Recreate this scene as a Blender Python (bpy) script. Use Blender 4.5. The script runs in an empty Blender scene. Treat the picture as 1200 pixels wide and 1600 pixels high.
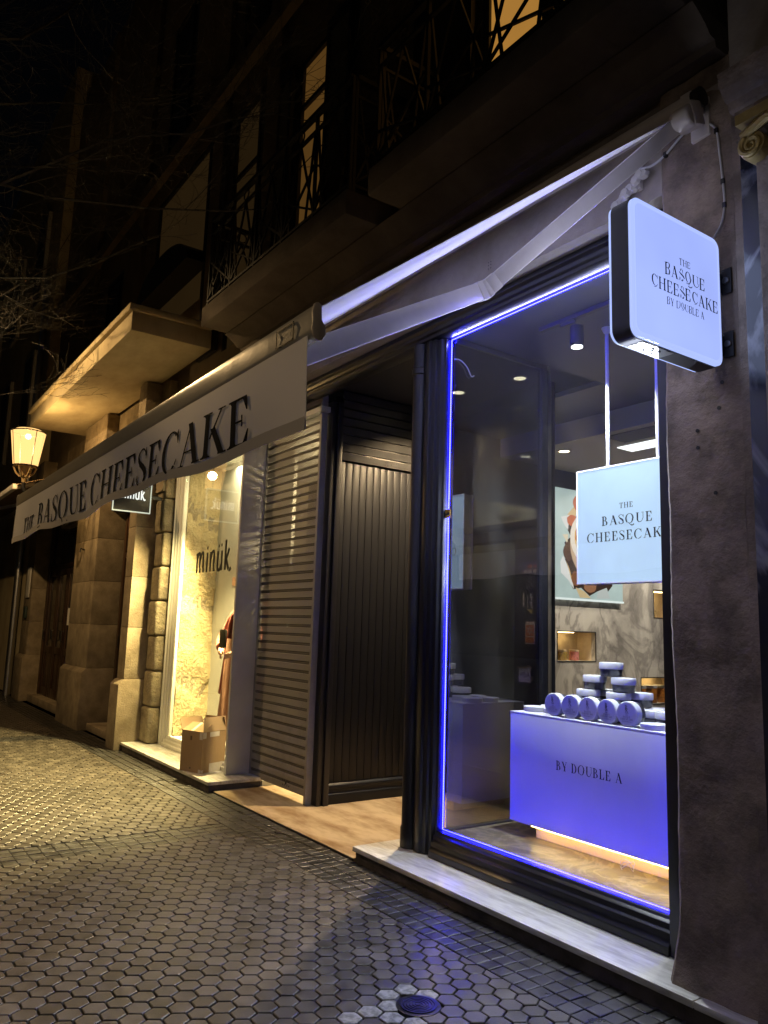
import bpy, bmesh, math, random
import numpy as np
from mathutils import Vector, Matrix
random.seed(7)
S = bpy.context.scene
COL = S.collection
PI = math.pi

# ---------------------------------------------------------------- camera, world, exposure
CAM = Vector((0.0, 0.0, 1.55))
yaw, pit, rol, FPX = 0.964334, 0.150564, 0.031899, 1210.4
fw = Vector((-math.sin(yaw)*math.cos(pit), math.cos(yaw)*math.cos(pit), math.sin(pit)))
r0 = Vector((math.cos(yaw), math.sin(yaw), 0)); u0 = r0.cross(fw)
rr = r0*math.cos(rol) + u0*math.sin(rol); uu = u0*math.cos(rol) - r0*math.sin(rol)
cd = bpy.data.cameras.new('camera'); cam = bpy.data.objects.new('camera', cd); COL.objects.link(cam)
cam.matrix_world = Matrix(((rr.x, uu.x, -fw.x, CAM.x), (rr.y, uu.y, -fw.y, CAM.y), (rr.z, uu.z, -fw.z, CAM.z), (0, 0, 0, 1)))
cd.sensor_fit = 'VERTICAL'; cd.sensor_height = 36.0; cd.lens = FPX/1600*36.0
cd.clip_start = 0.05; cd.clip_end = 500
S.camera = cam
W = bpy.data.worlds.new('World'); S.world = W; W.use_nodes = True
wn = W.node_tree.nodes; bg = wn['Background']
sky = wn.new('ShaderNodeTexSky'); sky.sky_type = 'NISHITA'; sky.sun_disc = False
sky.sun_elevation = math.radians(-3.5); sky.sun_rotation = math.radians(200)
W.node_tree.links.new(sky.outputs[0], bg.inputs[0]); bg.inputs[1].default_value = 0.02
S.view_settings.view_transform = 'Standard'; S.view_settings.look = 'None'
S.view_settings.exposure = 0.0; S.view_settings.gamma = 1.0
S.cycles.use_denoising = True
S.cycles.max_bounces = 10; S.cycles.transparent_max_bounces = 16; S.cycles.glossy_bounces = 5; S.cycles.diffuse_bounces = 4
S.cycles.sample_clamp_indirect = 4.0
S.cycles.caustics_reflective = False; S.cycles.caustics_refractive = False

def lamp(name, kind, loc, energy, col, size=0.1, aim=None, spot=None, blend=0.5, parent=None, sy=None):
    l = bpy.data.lights.new(name, kind); l.energy = energy; l.color = col
    if kind == 'AREA':
        l.size = size
        if sy: l.shape = 'RECTANGLE'; l.size_y = sy
    else: l.shadow_soft_size = size
    if kind == 'SPOT': l.spot_size = math.radians(spot); l.spot_blend = blend
    o = bpy.data.objects.new(name, l); COL.objects.link(o)
    if parent: o.parent = parent; loc = Vector(loc) - org(parent)
    o.location = loc
    if aim is not None:
        o.rotation_euler = (Vector(aim) if not parent else Vector(aim)-org(parent)).__sub__(Vector(loc)).to_track_quat('-Z', 'Y').to_euler()
    return o
ORG = {}
def org(o): return ORG.get(o.name, Vector((0, 0, 0)))

# ---------------------------------------------------------------- materials
def lin(h):
    h = h.lstrip('#'); c = [int(h[i:i+2], 16)/255 for i in (0, 2, 4)]
    return tuple(x/12.92 if x <= .04045 else ((x+.055)/1.055)**2.4 for x in c)
def newmat(name):
    m = bpy.data.materials.new(name); m.use_nodes = True; nt = m.node_tree
    return m, nt, nt.nodes['Principled BSDF']
def N(nt, t, **kw):
    n = nt.nodes.new(t)
    for k, v in kw.items():
        if k in n.inputs: n.inputs[k].default_value = v
        else: setattr(n, k, v)
    return n
def coords(nt, stretch=(1, 1, 1), kind='pos'):
    if kind == 'pos': src = N(nt, 'ShaderNodeNewGeometry').outputs['Position']
    else: src = N(nt, 'ShaderNodeTexCoord').outputs['Object']
    mp = N(nt, 'ShaderNodeMapping'); mp.inputs['Scale'].default_value = stretch
    nt.links.new(src, mp.inputs[0]); return mp.outputs[0]
def ramp(nt, src, stops):
    r = N(nt, 'ShaderNodeValToRGB'); e = r.color_ramp.elements
    while len(e) < len(stops): e.new(.5)
    for i, (p, c) in enumerate(stops):
        e[i].position = p; e[i].color = (*c, 1) if len(c) == 3 else c
    nt.links.new(src, r.inputs[0]); return r.outputs[0]
def mat(name, c1, c2=None, scale=6, rough=.6, rvar=0, metal=0, bump=0, bscale=40, stretch=(1, 1, 1), spec=.5, detail=8, island=0, dist=0.01, lo=.35, hi=.65, coat=0):
    m, nt, b = newmat(name); L = nt.links
    b.inputs['Base Color'].default_value = (*c1, 1); b.inputs['Roughness'].default_value = rough
    b.inputs['Metallic'].default_value = metal; b.inputs['Specular IOR Level'].default_value = spec
    b.inputs['Coat Weight'].default_value = coat
    v = coords(nt, stretch)
    if c2 or rvar:
        n = N(nt, 'ShaderNodeTexNoise', Scale=scale, Detail=detail, Roughness=.62); L.new(v, n.inputs['Vector'])
        if c2:
            col = ramp(nt, n.outputs[0], [(lo, c1), (hi, c2)])
            if island:
                g = N(nt, 'ShaderNodeNewGeometry'); mr = N(nt, 'ShaderNodeMapRange'); mr.inputs[3].default_value = 1-island; mr.inputs[4].default_value = 1+island
                L.new(g.outputs['Random Per Island'], mr.inputs[0]); mx = N(nt, 'ShaderNodeVectorMath', operation='SCALE'); L.new(col, mx.inputs[0]); L.new(mr.outputs[0], mx.inputs['Scale']); col = mx.outputs[0]
            L.new(col, b.inputs['Base Color'])
        if rvar:
            mr = N(nt, 'ShaderNodeMapRange'); mr.inputs[1].default_value = .3; mr.inputs[2].default_value = .7
            mr.inputs[3].default_value = max(.02, rough-rvar); mr.inputs[4].default_value = rough+rvar
            L.new(n.outputs[0], mr.inputs[0]); L.new(mr.outputs[0], b.inputs['Roughness'])
    if bump:
        n2 = N(nt, 'ShaderNodeTexNoise', Scale=bscale, Detail=8, Roughness=.65); L.new(v, n2.inputs['Vector'])
        bp = N(nt, 'ShaderNodeBump', Strength=bump, Distance=dist); L.new(n2.outputs[0], bp.inputs['Height']); L.new(bp.outputs[0], b.inputs['Normal'])
    return m
def emis(name, col, strength=1.0, sample=True, noise=0):
    m, nt, b = newmat(name)
    b.inputs['Base Color'].default_value = (*[min(.8, c)*.12 for c in col], 1); b.inputs['Roughness'].default_value = .35
    b.inputs['Emission Color'].default_value = (*col, 1); b.inputs['Emission Strength'].default_value = strength
    if noise:
        v = coords(nt, (1, 1, 1)); n = N(nt, 'ShaderNodeTexNoise', Scale=noise, Detail=3); nt.links.new(v, n.inputs['Vector'])
        nt.links.new(ramp(nt, n.outputs[0], [(.3, tuple(c*.85 for c in col)), (.7, tuple(c*1.1 for c in col))]), b.inputs['Emission Color'])
    if not sample: m.cycles.emission_sampling = 'NONE'
    return m
def glass(name, tint=(1, 1, 1), ior=1.5, smear=True, rough=.0):
    m, nt, b = newmat(name); nt.nodes.remove(b); L = nt.links
    out = nt.nodes['Material Output']
    t = N(nt, 'ShaderNodeBsdfTransparent'); t.inputs[0].default_value = (*tint, 1)
    g = N(nt, 'ShaderNodeBsdfGlossy', Roughness=rough)
    f = N(nt, 'ShaderNodeFresnel', IOR=ior); mx = N(nt, 'ShaderNodeMixShader')
    geo = N(nt, 'ShaderNodeNewGeometry'); mi = N(nt, 'ShaderNodeMix', data_type='FLOAT'); mi.inputs[2].default_value = ior; mi.inputs[3].default_value = 1/ior
    L.new(geo.outputs['Backfacing'], mi.inputs[0]); L.new(mi.outputs[0], f.inputs['IOR'])   # both faces of the pane reflect alike
    L.new(f.outputs[0], mx.inputs[0]); L.new(t.outputs[0], mx.inputs[1]); L.new(g.outputs[0], mx.inputs[2])
    last = mx.outputs[0]
    if smear:
        v = coords(nt, (1, 1, .35)); n = N(nt, 'ShaderNodeTexNoise', Scale=2.2, Detail=6, Roughness=.6); L.new(v, n.inputs['Vector'])
        r = ramp(nt, n.outputs[0], [(.5, (0, 0, 0)), (.85, (.05, .05, .05))]); d = N(nt, 'ShaderNodeBsdfDiffuse'); d.inputs[0].default_value = (.7, .7, .7, 1)
        m2 = N(nt, 'ShaderNodeMixShader'); L.new(r, m2.inputs[0]); L.new(last, m2.inputs[1]); L.new(d.outputs[0], m2.inputs[2]); last = m2.outputs[0]
    L.new(last, out.inputs[0]); return m
def marble(name, base, dark, vein, scale=1.2, rough=.25, floor=False):
    m, nt, b = newmat(name); L = nt.links; b.inputs['Roughness'].default_value = rough
    v = coords(nt, (1, 1, .7) if not floor else (1, 1.6, 1))
    n = N(nt, 'ShaderNodeTexNoise', Scale=scale, Detail=7, Roughness=.6, Distortion=1.2); L.new(v, n.inputs['Vector'])
    c = ramp(nt, n.outputs[0], [(.36, dark), (.55, base), (.75, tuple(x*1.15 for x in base))])
    w = N(nt, 'ShaderNodeTexNoise', Scale=scale*1.1, Detail=9, Roughness=.55, Distortion=2.2); L.new(v, w.inputs['Vector'])
    vr = ramp(nt, w.outputs[0], [(.45, (0, 0, 0)), (.497, (.55, .55, .55)), (.503, (.55, .55, .55)), (.56, (0, 0, 0))])
    mx = N(nt, 'ShaderNodeMix', data_type='RGBA'); L.new(vr, mx.inputs[0]); L.new(c, mx.inputs[6]); mx.inputs[7].default_value = (*vein, 1)
    L.new(mx.outputs[2], b.inputs['Base Color']); return m

MT = {}
def setup_mats():
    T = MT
    T['mortar'] = mat('mortar', (.006, .0055, .005), (.014, .013, .012), 30, .55, .1, bump=.4, bscale=200)
    T['hex'] = mat('hex_tile', (.040, .034, .027), (.088, .076, .060), 9, .40, .10, bump=.4, bscale=230, island=.30, dist=.004)
    T['small'] = mat('small_tile', (.020, .019, .018), (.045, .043, .040), 9, .36, .12, bump=.35, bscale=260, island=.25, dist=.004)
    T['paint'] = mat('worn_paint', (.27, .265, .25), (.10, .095, .09), 30, .6, lo=.42, hi=.58)
    T['asphalt'] = mat('asphalt', (.03, .03, .03), (.06, .06, .06), 20, .7, bump=.5, bscale=200)
    T['travertine'] = mat('travertine', (.72, .71, .67), (.40, .385, .34), 9, .42, .12, bump=.5, bscale=60, stretch=(.45, 2.6, 2), lo=.40, hi=.68, dist=.004)
    T['riser'] = mat('dirty_riser', (.12, .10, .085), (.045, .038, .032), 8, .7, bump=.4, bscale=90)
    T['marble_floor'] = mat('honey_marble_floor', (.56, .44, .28), (.27, .17, .08), 2.6, .5, .12, bump=.12, bscale=50, stretch=(.7, 1.8, 1), lo=.40, hi=.64)
    T['stone'] = mat('sandstone', (.30, .245, .165), (.175, .135, .085), 4.5, .85, bump=.6, bscale=55, dist=.012)
    T['stone_rough'] = mat('rough_sandstone', (.34, .29, .19), (.16, .13, .085), 5.5, .9, bump=1, bscale=22, dist=.03)
    T['pilaster'] = mat('grey_render', (.31, .245, .195), (.15, .118, .094), 5, .88, bump=.9, bscale=26, dist=.014, lo=.4, hi=.62)
    T['render'] = mat('facade_render', (.36, .32, .285), (.25, .22, .195), 3.5, .9, bump=.4, bscale=35)
    T['upper'] = mat('upper_render', (.26, .20, .13), (.17, .13, .085), 1.5, .9, bump=.3, bscale=30)
    T['cream'] = mat('cream_soffit', (.62, .54, .34), (.46, .37, .22), 1.6, .85, bump=.15, bscale=20, stretch=(1, 2, 1))
    T['black'] = mat('black_gloss_paint', (.009, .009, .012), (.013, .013, .017), 3, .34, .03)
    T['blackmatt'] = mat('black_satin', (.013, .013, .015), (.02, .02, .022), 8, .5)
    T['panel'] = mat('panel_black', (.010, .0105, .013), None, 6, .36, spec=.28)
    T['greyshutter'] = mat('grey_shutter_paint', (.022, .022, .023), (.032, .032, .033), 8, .38, .1)
    T['whitepost'] = mat('white_lacquer', (.56, .54, .52), (.48, .46, .44), 3, .6)
    T['whiteframe'] = mat('white_frame', (.72, .70, .62), None, 3, .4)
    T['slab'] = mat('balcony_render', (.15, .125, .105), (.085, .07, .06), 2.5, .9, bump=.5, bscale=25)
    T['plinth'] = mat('warm_tint_plinth', (.80, .64, .26), None, 3, .45)  # tinted yellow so the base colour carries the strip's warm light
    T['white'] = mat('white_paint', (.78, .78, .78), None, 3, .4)
    T['alu'] = mat('aluminium', (.5, .5, .5), None, 3, .35, metal=1)
    T['steel'] = mat('steel', (.35, .35, .36), None, 3, .3, metal=1)
    T['bronze'] = mat('handle_brass', (.55, .42, .22), None, 3, .3, metal=1)
    T['iron'] = mat('black_iron', (.012, .012, .012), None, 3, .55)
    T['awnmetal'] = mat('awning_arm_paint', (.62, .58, .57), (.54, .50, .49), 5, .38, bump=.05, bscale=60)
    T['awncap'] = mat('awning_cap', (.62, .5, .36), None, 3, .5)
    T['ink'] = mat('black_lettering', (.008, .008, .009), None, 3, .55)
    T['darkink'] = mat('dark_lettering', (.004, .006, .012), None, 3, .9, spec=.05)
    T['bark'] = mat('bark', (.055, .05, .045), (.03, .027, .024), 15, .6, bump=.6, bscale=60)
    T['card'] = mat('cardboard', (.36, .245, .13), (.30, .20, .105), 4, .85, bump=.12, bscale=60, stretch=(1, 1, .25))
    T['cardin'] = mat('cardboard_inside', (.30, .21, .12), None, 3, .9)
    T['tape'] = mat('packing_tape', (.62, .58, .52), (.5, .46, .4), 14, .3)
    T['blind'] = mat('marking_ink', (.10, .065, .035), None, 3, .9)
    T['jarbody'] = mat('dark_jar', (.028, .030, .034), (.05, .05, .055), 30, .3)
    T['lid'] = mat('white_lid', (.78, .79, .80), None, 3, .42)
    T['lidlabel'] = mat('lid_label', (.66, .67, .74), None, 3, .5)
    T['pinkcoat'] = mat('pink_coat', (.62, .22, .17), (.48, .15, .12), 12, .85, bump=.4, bscale=25, stretch=(1, 1, .3))
    T['peach'] = mat('peach_dress', (.74, .42, .29), (.64, .34, .22), 10, .85, bump=.4, bscale=20, stretch=(1, 1, .2))
    T['skin'] = mat('mannequin_plastic', (.62, .42, .32), None, 3, .45)
    T['green'] = mat('dark_green_bag', (.035, .04, .02), None, 3, .6)
    T['partition'] = mat('white_partition', (.52, .52, .48), (.46, .46, .42), 2, .7)
    T['nightwall'] = mat('dark_navy_paint', (.030, .032, .045), (.036, .038, .052), 3, .5)
    T['soffit'] = mat('grey_soffit', (.30, .29, .28), None, 3, .7)
    T['marblewall'] = marble('veined_marble_wall', (.40, .365, .31), (.15, .135, .12), (.07, .06, .055), 1.1, .28)
    T['darkmarble'] = marble('dark_marble', (.020, .022, .035), (.012, .013, .022), (.32, .33, .38), .9, .2)
    T['displayfloor'] = marble('display_floor', (.135, .112, .068), (.08, .067, .042), (.36, .31, .2), 1.7, .32, True)
    T['gold'] = mat('gilded_plaster', (.48, .35, .12), (.36, .26, .09), 12, .42, metal=.4, bump=.3, bscale=60)
    T['wood'] = mat('dark_wood', (.055, .028, .014), (.03, .016, .009), 9, .35, .1, stretch=(1, 1, .12))
    T['paper'] = mat('paper', (.7, .69, .64), None, 3, .8)
    T['cable'] = mat('white_cable', (.55, .55, .56), None, 3, .5)
    T['glass'] = glass('shop_glass')
    T['sideglass'] = glass('side_glass', (.5, .52, .54), 3.0)
    T['doorglass'] = glass('door_glass', (.6, .62, .62), 1.5)
    T['minukglass'] = glass('clear_window', (.97, .97, .95), 1.45, False)
    T['drain'] = mat('cast_iron', (.02, .02, .021), (.04, .04, .042), 40, .32, metal=.6)
    T['planter'] = mat('terracotta_dark', (.06, .05, .04), None, 3, .9)
    # fabrics
    m, nt, b = newmat('awning_fabric'); b.inputs['Base Color'].default_value = (.80, .78, .78, 1); b.inputs['Roughness'].default_value = .6
    v = coords(nt, (1, 1, 1)); w = N(nt, 'ShaderNodeTexNoise', Scale=5, Detail=4); nt.links.new(v, w.inputs['Vector'])
    bp = N(nt, 'ShaderNodeBump', Strength=.1, Distance=.01); nt.links.new(w.outputs[0], bp.inputs['Height']); nt.links.new(bp.outputs[0], b.inputs['Normal'])
    tr = N(nt, 'ShaderNodeBsdfTranslucent'); tr.inputs[0].default_value = (.6, .58, .56, 1); mx = N(nt, 'ShaderNodeMixShader'); mx.inputs[0].default_value = .10
    nt.links.new(b.outputs[0], mx.inputs[1]); nt.links.new(tr.outputs[0], mx.inputs[2]); nt.links.new(mx.outputs[0], nt.nodes['Material Output'].inputs[0]); T['fabric'] = m
    T['barfabric'] = mat('glossy_awning_bar', (.52, .47, .36), (.46, .41, .31), 4, .22, .05, bump=.12, bscale=9, stretch=(1, 1, 1), coat=.3)
    # micro perforated shutter: metal with small see-through holes
    m, nt, b = newmat('perforated_slat'); b.inputs['Base Color'].default_value = (.26, .245, .225, 1); b.inputs['Roughness'].default_value = .65
    v = coords(nt, (1, 1, 1)); sep = N(nt, 'ShaderNodeSeparateXYZ'); nt.links.new(v, sep.inputs[0])
    sx = N(nt, 'ShaderNodeMath', operation='SINE'); sz = N(nt, 'ShaderNodeMath', operation='SINE')
    ax = N(nt, 'ShaderNodeMath', operation='MULTIPLY'); az = N(nt, 'ShaderNodeMath', operation='MULTIPLY'); ax.inputs[1].default_value = 2*PI/.012; az.inputs[1].default_value = 2*PI/.012
    nt.links.new(sep.outputs[0], ax.inputs[0]); nt.links.new(sep.outputs[2], az.inputs[0]); nt.links.new(ax.outputs[0], sx.inputs[0]); nt.links.new(az.outputs[0], sz.inputs[0])
    pr = N(nt, 'ShaderNodeMath', operation='MULTIPLY'); nt.links.new(sx.outputs[0], pr.inputs[0]); nt.links.new(sz.outputs[0], pr.inputs[1])
    gt = N(nt, 'ShaderNodeMath', operation='GREATER_THAN'); gt.inputs[1].default_value = .45; nt.links.new(pr.outputs[0], gt.inputs[0])
    t = N(nt, 'ShaderNodeBsdfTransparent'); mx = N(nt, 'ShaderNodeMixShader'); nt.links.new(gt.outputs[0], mx.inputs[0]); nt.links.new(b.outputs[0], mx.inputs[1]); nt.links.new(t.outputs[0], mx.inputs[2])
    nt.links.new(mx.outputs[0], nt.nodes['Material Output'].inputs[0]); T['perf'] = m
    T['slat'] = mat('shutter_slat', (.27, .255, .24), (.22, .21, .20), 6, .65, .08)
    # emitters
    T['led_tape'] = emis('led_tape', (.62, .62, 210.0), 1.0)
    T['led_dot'] = emis('led_dot', (1.1, 1.1, 30.0), 1.0, sample=False)
    T['sign_face'] = emis('sign_acrylic', (.36, .46, .98), 1.1, noise=1.2)
    T['sign_rim'] = emis('sign_acrylic_rim', (.42, .53, 1.0), 1.05)
    T['box_face'] = emis('lightbox_fabric', (.47, .66, .86), 1.0, noise=1.5)
    T['warm_strip'] = emis('warm_strip', (1.0, .66, .14), 22.0)
    T['downlight'] = emis('downlight_lens', (1.0, .86, .55), 6.0)
    T['spotlens'] = emis('spot_lens', (.95, 1.0, .98), 8.0)
    m, nt, b = newmat('lantern_pane'); nt.nodes.remove(b); e = N(nt, 'ShaderNodeEmission', Strength=1.0); e.inputs[0].default_value = (1, .58, .20, 1)
    t = N(nt, 'ShaderNodeBsdfTransparent'); t.inputs[0].default_value = (.6, .57, .5, 1); ad = N(nt, 'ShaderNodeAddShader')
    nt.links.new(e.outputs[0], ad.inputs[0]); nt.links.new(t.outputs[0], ad.inputs[1]); nt.links.new(ad.outputs[0], nt.nodes['Material Output'].inputs[0]); T['lantern_pane'] = m
    T['lantern_hot'] = emis('lantern_bulb', (1.0, .80, .45), 6.0)
    T['win_amber'] = emis('lit_room_amber', (.38, .18, .034), 1.0, noise=.9)
    T['win_dim'] = emis('lit_room_dim', (.075, .036, .008), 1.0, noise=.9)
    T['pane_faint'] = emis('faint_pane_glow', (.015, .0085, .0028), 1.0, noise=.9)
    T['niche'] = mat('niche_back', (.66, .56, .38), (.5, .4, .27), 6, .6)
    T['panel_light'] = emis('panel_light', (.85, .9, .9), 1.6)
setup_mats()
M = MT

# ---------------------------------------------------------------- mesh builder
class MB:
    def __init__(s): s.v = []; s.f = []
    def add(s, vs, fs):
        o = len(s.v); s.v += [tuple(p) for p in vs]; s.f += [tuple(i+o for i in f) for f in fs]; return s
    def box(s, x0, x1, y0, y1, z0, z1):
        x0, x1 = min(x0, x1), max(x0, x1); y0, y1 = min(y0, y1), max(y0, y1); z0, z1 = min(z0, z1), max(z0, z1)
        return s.add([(x0, y0, z0), (x1, y0, z0), (x1, y1, z0), (x0, y1, z0), (x0, y0, z1), (x1, y0, z1), (x1, y1, z1), (x0, y1, z1)],
              [(0, 3, 2, 1), (4, 5, 6, 7), (0, 1, 5, 4), (1, 2, 6, 5), (2, 3, 7, 6), (3, 0, 4, 7)])
    def obox(s, c, ax, ay, az):          # oriented box: centre and half axes
        c, ax, ay, az = map(Vector, (c, ax, ay, az))
        vs = [c+i*ax+j*ay+k*az for k in (-1, 1) for i, j in ((-1, -1), (1, -1), (1, 1), (-1, 1))]
        fl = ax.cross(ay).dot(az) < 0
        fs = [(0, 3, 2, 1), (4, 5, 6, 7), (0, 1, 5, 4), (1, 2, 6, 5), (2, 3, 7, 6), (3, 0, 4, 7)]
        return s.add(vs, [f[::-1] for f in fs] if fl else fs)
    def bar(s, a, b, w, h=None, up=(0, 0, 1)):
        a, b = Vector(a), Vector(b); d = (b-a); L = d.length; d.normalize(); u = Vector(up)
        if abs(d.dot(u)) > .95: u = Vector((1, 0, 0))
        x = d.cross(u).normalized(); u = x.cross(d); h = h or w
        return s.obox((a+b)/2, d*L/2, x*w/2, u*h/2)
    def prism(s, pts, fn0, fn1):         # polygon pts mapped by two functions to 3-D rings
        n = len(pts); A = [fn0(p) for p in pts]; B = [fn1(p) for p in pts]
        return s.add(A+B, [tuple(range(n))[::-1], tuple(range(n, 2*n))]+[(i, (i+1) % n, n+(i+1) % n, n+i) for i in range(n)])
    def tube(s, path, r, n=8, cap=True):
        path = [Vector(p) for p in path]; k = len(path); rs = r if isinstance(r, (list, tuple)) else [r]*k
        vs = []; ref = None
        for i in range(k):
            d = (path[min(i+1, k-1)]-path[max(i-1, 0)]).normalized()
            if ref is None: ref = Vector((0, 0, 1)) if abs(d.z) < .9 else Vector((1, 0, 0))
            x = d.cross(ref)
            if x.length < 1e-4: x = d.orthogonal()
            x.normalize(); y = x.cross(d).normalized(); ref = y
            for j in range(n):
                t = 2*PI*j/n; vs.append(path[i]+x*(rs[i]*math.cos(t))+y*(rs[i]*math.sin(t)))
        fs = [(i*n+j, i*n+(j+1) % n, (i+1)*n+(j+1) % n, (i+1)*n+j) for i in range(k-1) for j in range(n)]
        if cap: fs += [tuple(range(n))[::-1], tuple(range((k-1)*n, k*n))]
        return s.add(vs, fs)
    def lathe(s, prof, c=(0, 0, 0), n=24, axis='Z', sx=1, sy=1, rot=0, cap=True):
        c = Vector(c); vs = []
        for r, h in prof:
            for j in range(n):
                t = 2*PI*j/n+rot; a, b = r*math.cos(t)*sx, r*math.sin(t)*sy
                vs.append(c+(Vector((a, b, h)) if axis == 'Z' else Vector((a, h, b)) if axis == 'Y' else Vector((h, a, b))))
        k = len(prof)
        fs = [(i*n+j, i*n+(j+1) % n, (i+1)*n+(j+1) % n, (i+1)*n+j) for i in range(k-1) for j in range(n)]
        if cap: fs += [tuple(range(n))[::-1], tuple(range((k-1)*n, k*n))]
        if axis == 'Y': fs = [f[::-1] for f in fs]
        return s.add(vs, fs)
    def extrude_x(s, prof, x0, x1, cap=True):    # prof: list of (y, z), closed
        return s.prism(prof, lambda p: (x0, p[0], p[1]), lambda p: (x1, p[0], p[1]))
    def extrude_y(s, prof, y0, y1):
        return s.prism(prof, lambda p: (p[0], y0, p[1]), lambda p: (p[0], y1, p[1]))
    def extrude_z(s, prof, z0, z1):
        return s.prism(prof, lambda p: (p[0], p[1], z0), lambda p: (p[0], p[1], z1))
    def build(s, name, m, parent=None, bevel=0, smooth=False, seg=2):
        o_ = org(parent) if parent else (Vector(s.origin) if hasattr(s, 'origin') else Vector((0, 0, 0)))
        me = bpy.data.meshes.new(name)
        va = [(p[0]-o_.x, p[1]-o_.y, p[2]-o_.z) for p in s.v]
        me.from_pydata(va, [], s.f); me.validate()
        bm = bmesh.new(); bm.from_mesh(me)
        bmesh.ops.recalc_face_normals(bm, faces=bm.faces)
        if bevel:
            ed = [e for e in bm.edges if len(e.link_faces) == 2 and e.calc_face_angle(0) > .6]
            bmesh.ops.bevel(bm, geom=ed, offset=bevel, segments=seg, profile=.5, affect='EDGES', clamp_overlap=True)
        bm.to_mesh(me); bm.free()
        if smooth or bevel:
            me.shade_smooth(); me.set_sharp_from_angle(angle=math.radians(38))
        me.materials.append(m)
        o = bpy.data.objects.new(name, me); COL.objects.link(o)
        if parent:
            o.parent = parent; ORG[o.name] = o_
        else:
            o.location = o_; ORG[o.name] = o_
        return o
def thing(name, label, cat, loc=(0, 0, 0), group=None):
    o = bpy.data.objects.new(name, None); COL.objects.link(o); o.location = loc; o.empty_display_size = .1
    ORG[o.name] = Vector(loc); o['label'] = label; o['category'] = cat
    if group: o['group'] = group
    return o
def tag(o, label, cat, group=None):
    o['label'] = label; o['category'] = cat
    if group: o['group'] = group
    return o
def struct(o): o['kind'] = 'structure'; return o
def stuff(o): o['kind'] = 'stuff'; return o

# ---------------------------------------------------------------- hand-made serif lettering
def arc(cx, cy, rx, ry, a0, a1, n=14): return [(cx+rx*math.cos(math.radians(a0+(a1-a0)*i/n)), cy+ry*math.sin(math.radians(a0+(a1-a0)*i/n))) for i in range(n+1)]
def ring(cx, cy, rx, ry, ix, iy, a0, a1, n=16):
    A = arc(cx, cy, rx, ry, a0, a1, n); B = arc(cx, cy, ix, iy, a0, a1, n)
    return [[A[i], A[i+1], B[i+1], B[i]] for i in range(n)]
def R(x0, y0, x1, y1): return [[(x0, y0), (x1, y0), (x1, y1), (x0, y1)]]
def strokeq(pts, ws):
    q = []; n = len(pts); ws = ws if isinstance(ws, list) else [ws]*n; L = []
    for i in range(n):
        a, b = pts[max(0, i-1)], pts[min(n-1, i+1)]; dx, dy = b[0]-a[0], b[1]-a[1]; l = math.hypot(dx, dy) or 1
        L.append(((pts[i][0]-dy/l*ws[i]/2, pts[i][1]+dx/l*ws[i]/2), (pts[i][0]+dy/l*ws[i]/2, pts[i][1]-dx/l*ws[i]/2)))
    return [[L[i][0], L[i][1], L[i+1][1], L[i+1][0]] for i in range(n-1)]
def spline(P, n=6):
    out = []
    for i in range(len(P)-1):
        p0, p1, p2, p3 = P[max(0, i-1)], P[i], P[i+1], P[min(len(P)-1, i+2)]
        for k in range(n):
            t = k/n
            out.append(tuple(.5*((2*p1[j])+(-p0[j]+p2[j])*t+(2*p0[j]-5*p1[j]+4*p2[j]-p3[j])*t*t+(-p0[j]+3*p1[j]-3*p2[j]+p3[j])*t**3) for j in (0, 1)))
    return out+[tuple(P[-1])]
ST, HA = .155, .052
def stem(x, y0=0, y1=1, w=ST, serif=True):
    q = R(x-w/2, y0, x+w/2, y1)
    if serif:
        for y, d in ((y0, 1), (y1, -1)):
            q += [[(x-w/2-.09, y), (x+w/2+.09, y), (x+w/2+.09, y+d*.035), (x-w/2-.09, y+d*.035)]]
            q += [[(x-w/2-.05, y+d*.03), (x+w/2+.05, y+d*.03), (x+w/2, y+d*.085), (x-w/2, y+d*.085)]]
    return q
def para(x0, y0, x1, y1, w): return [[(x0-w/2, y0), (x0+w/2, y0), (x1+w/2, y1), (x1-w/2, y1)]]
def fserif(x, y, w=.26): return R(x-w/2, y if y == 0 else y-.035, x+w/2, .035 if y == 0 else y)
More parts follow.
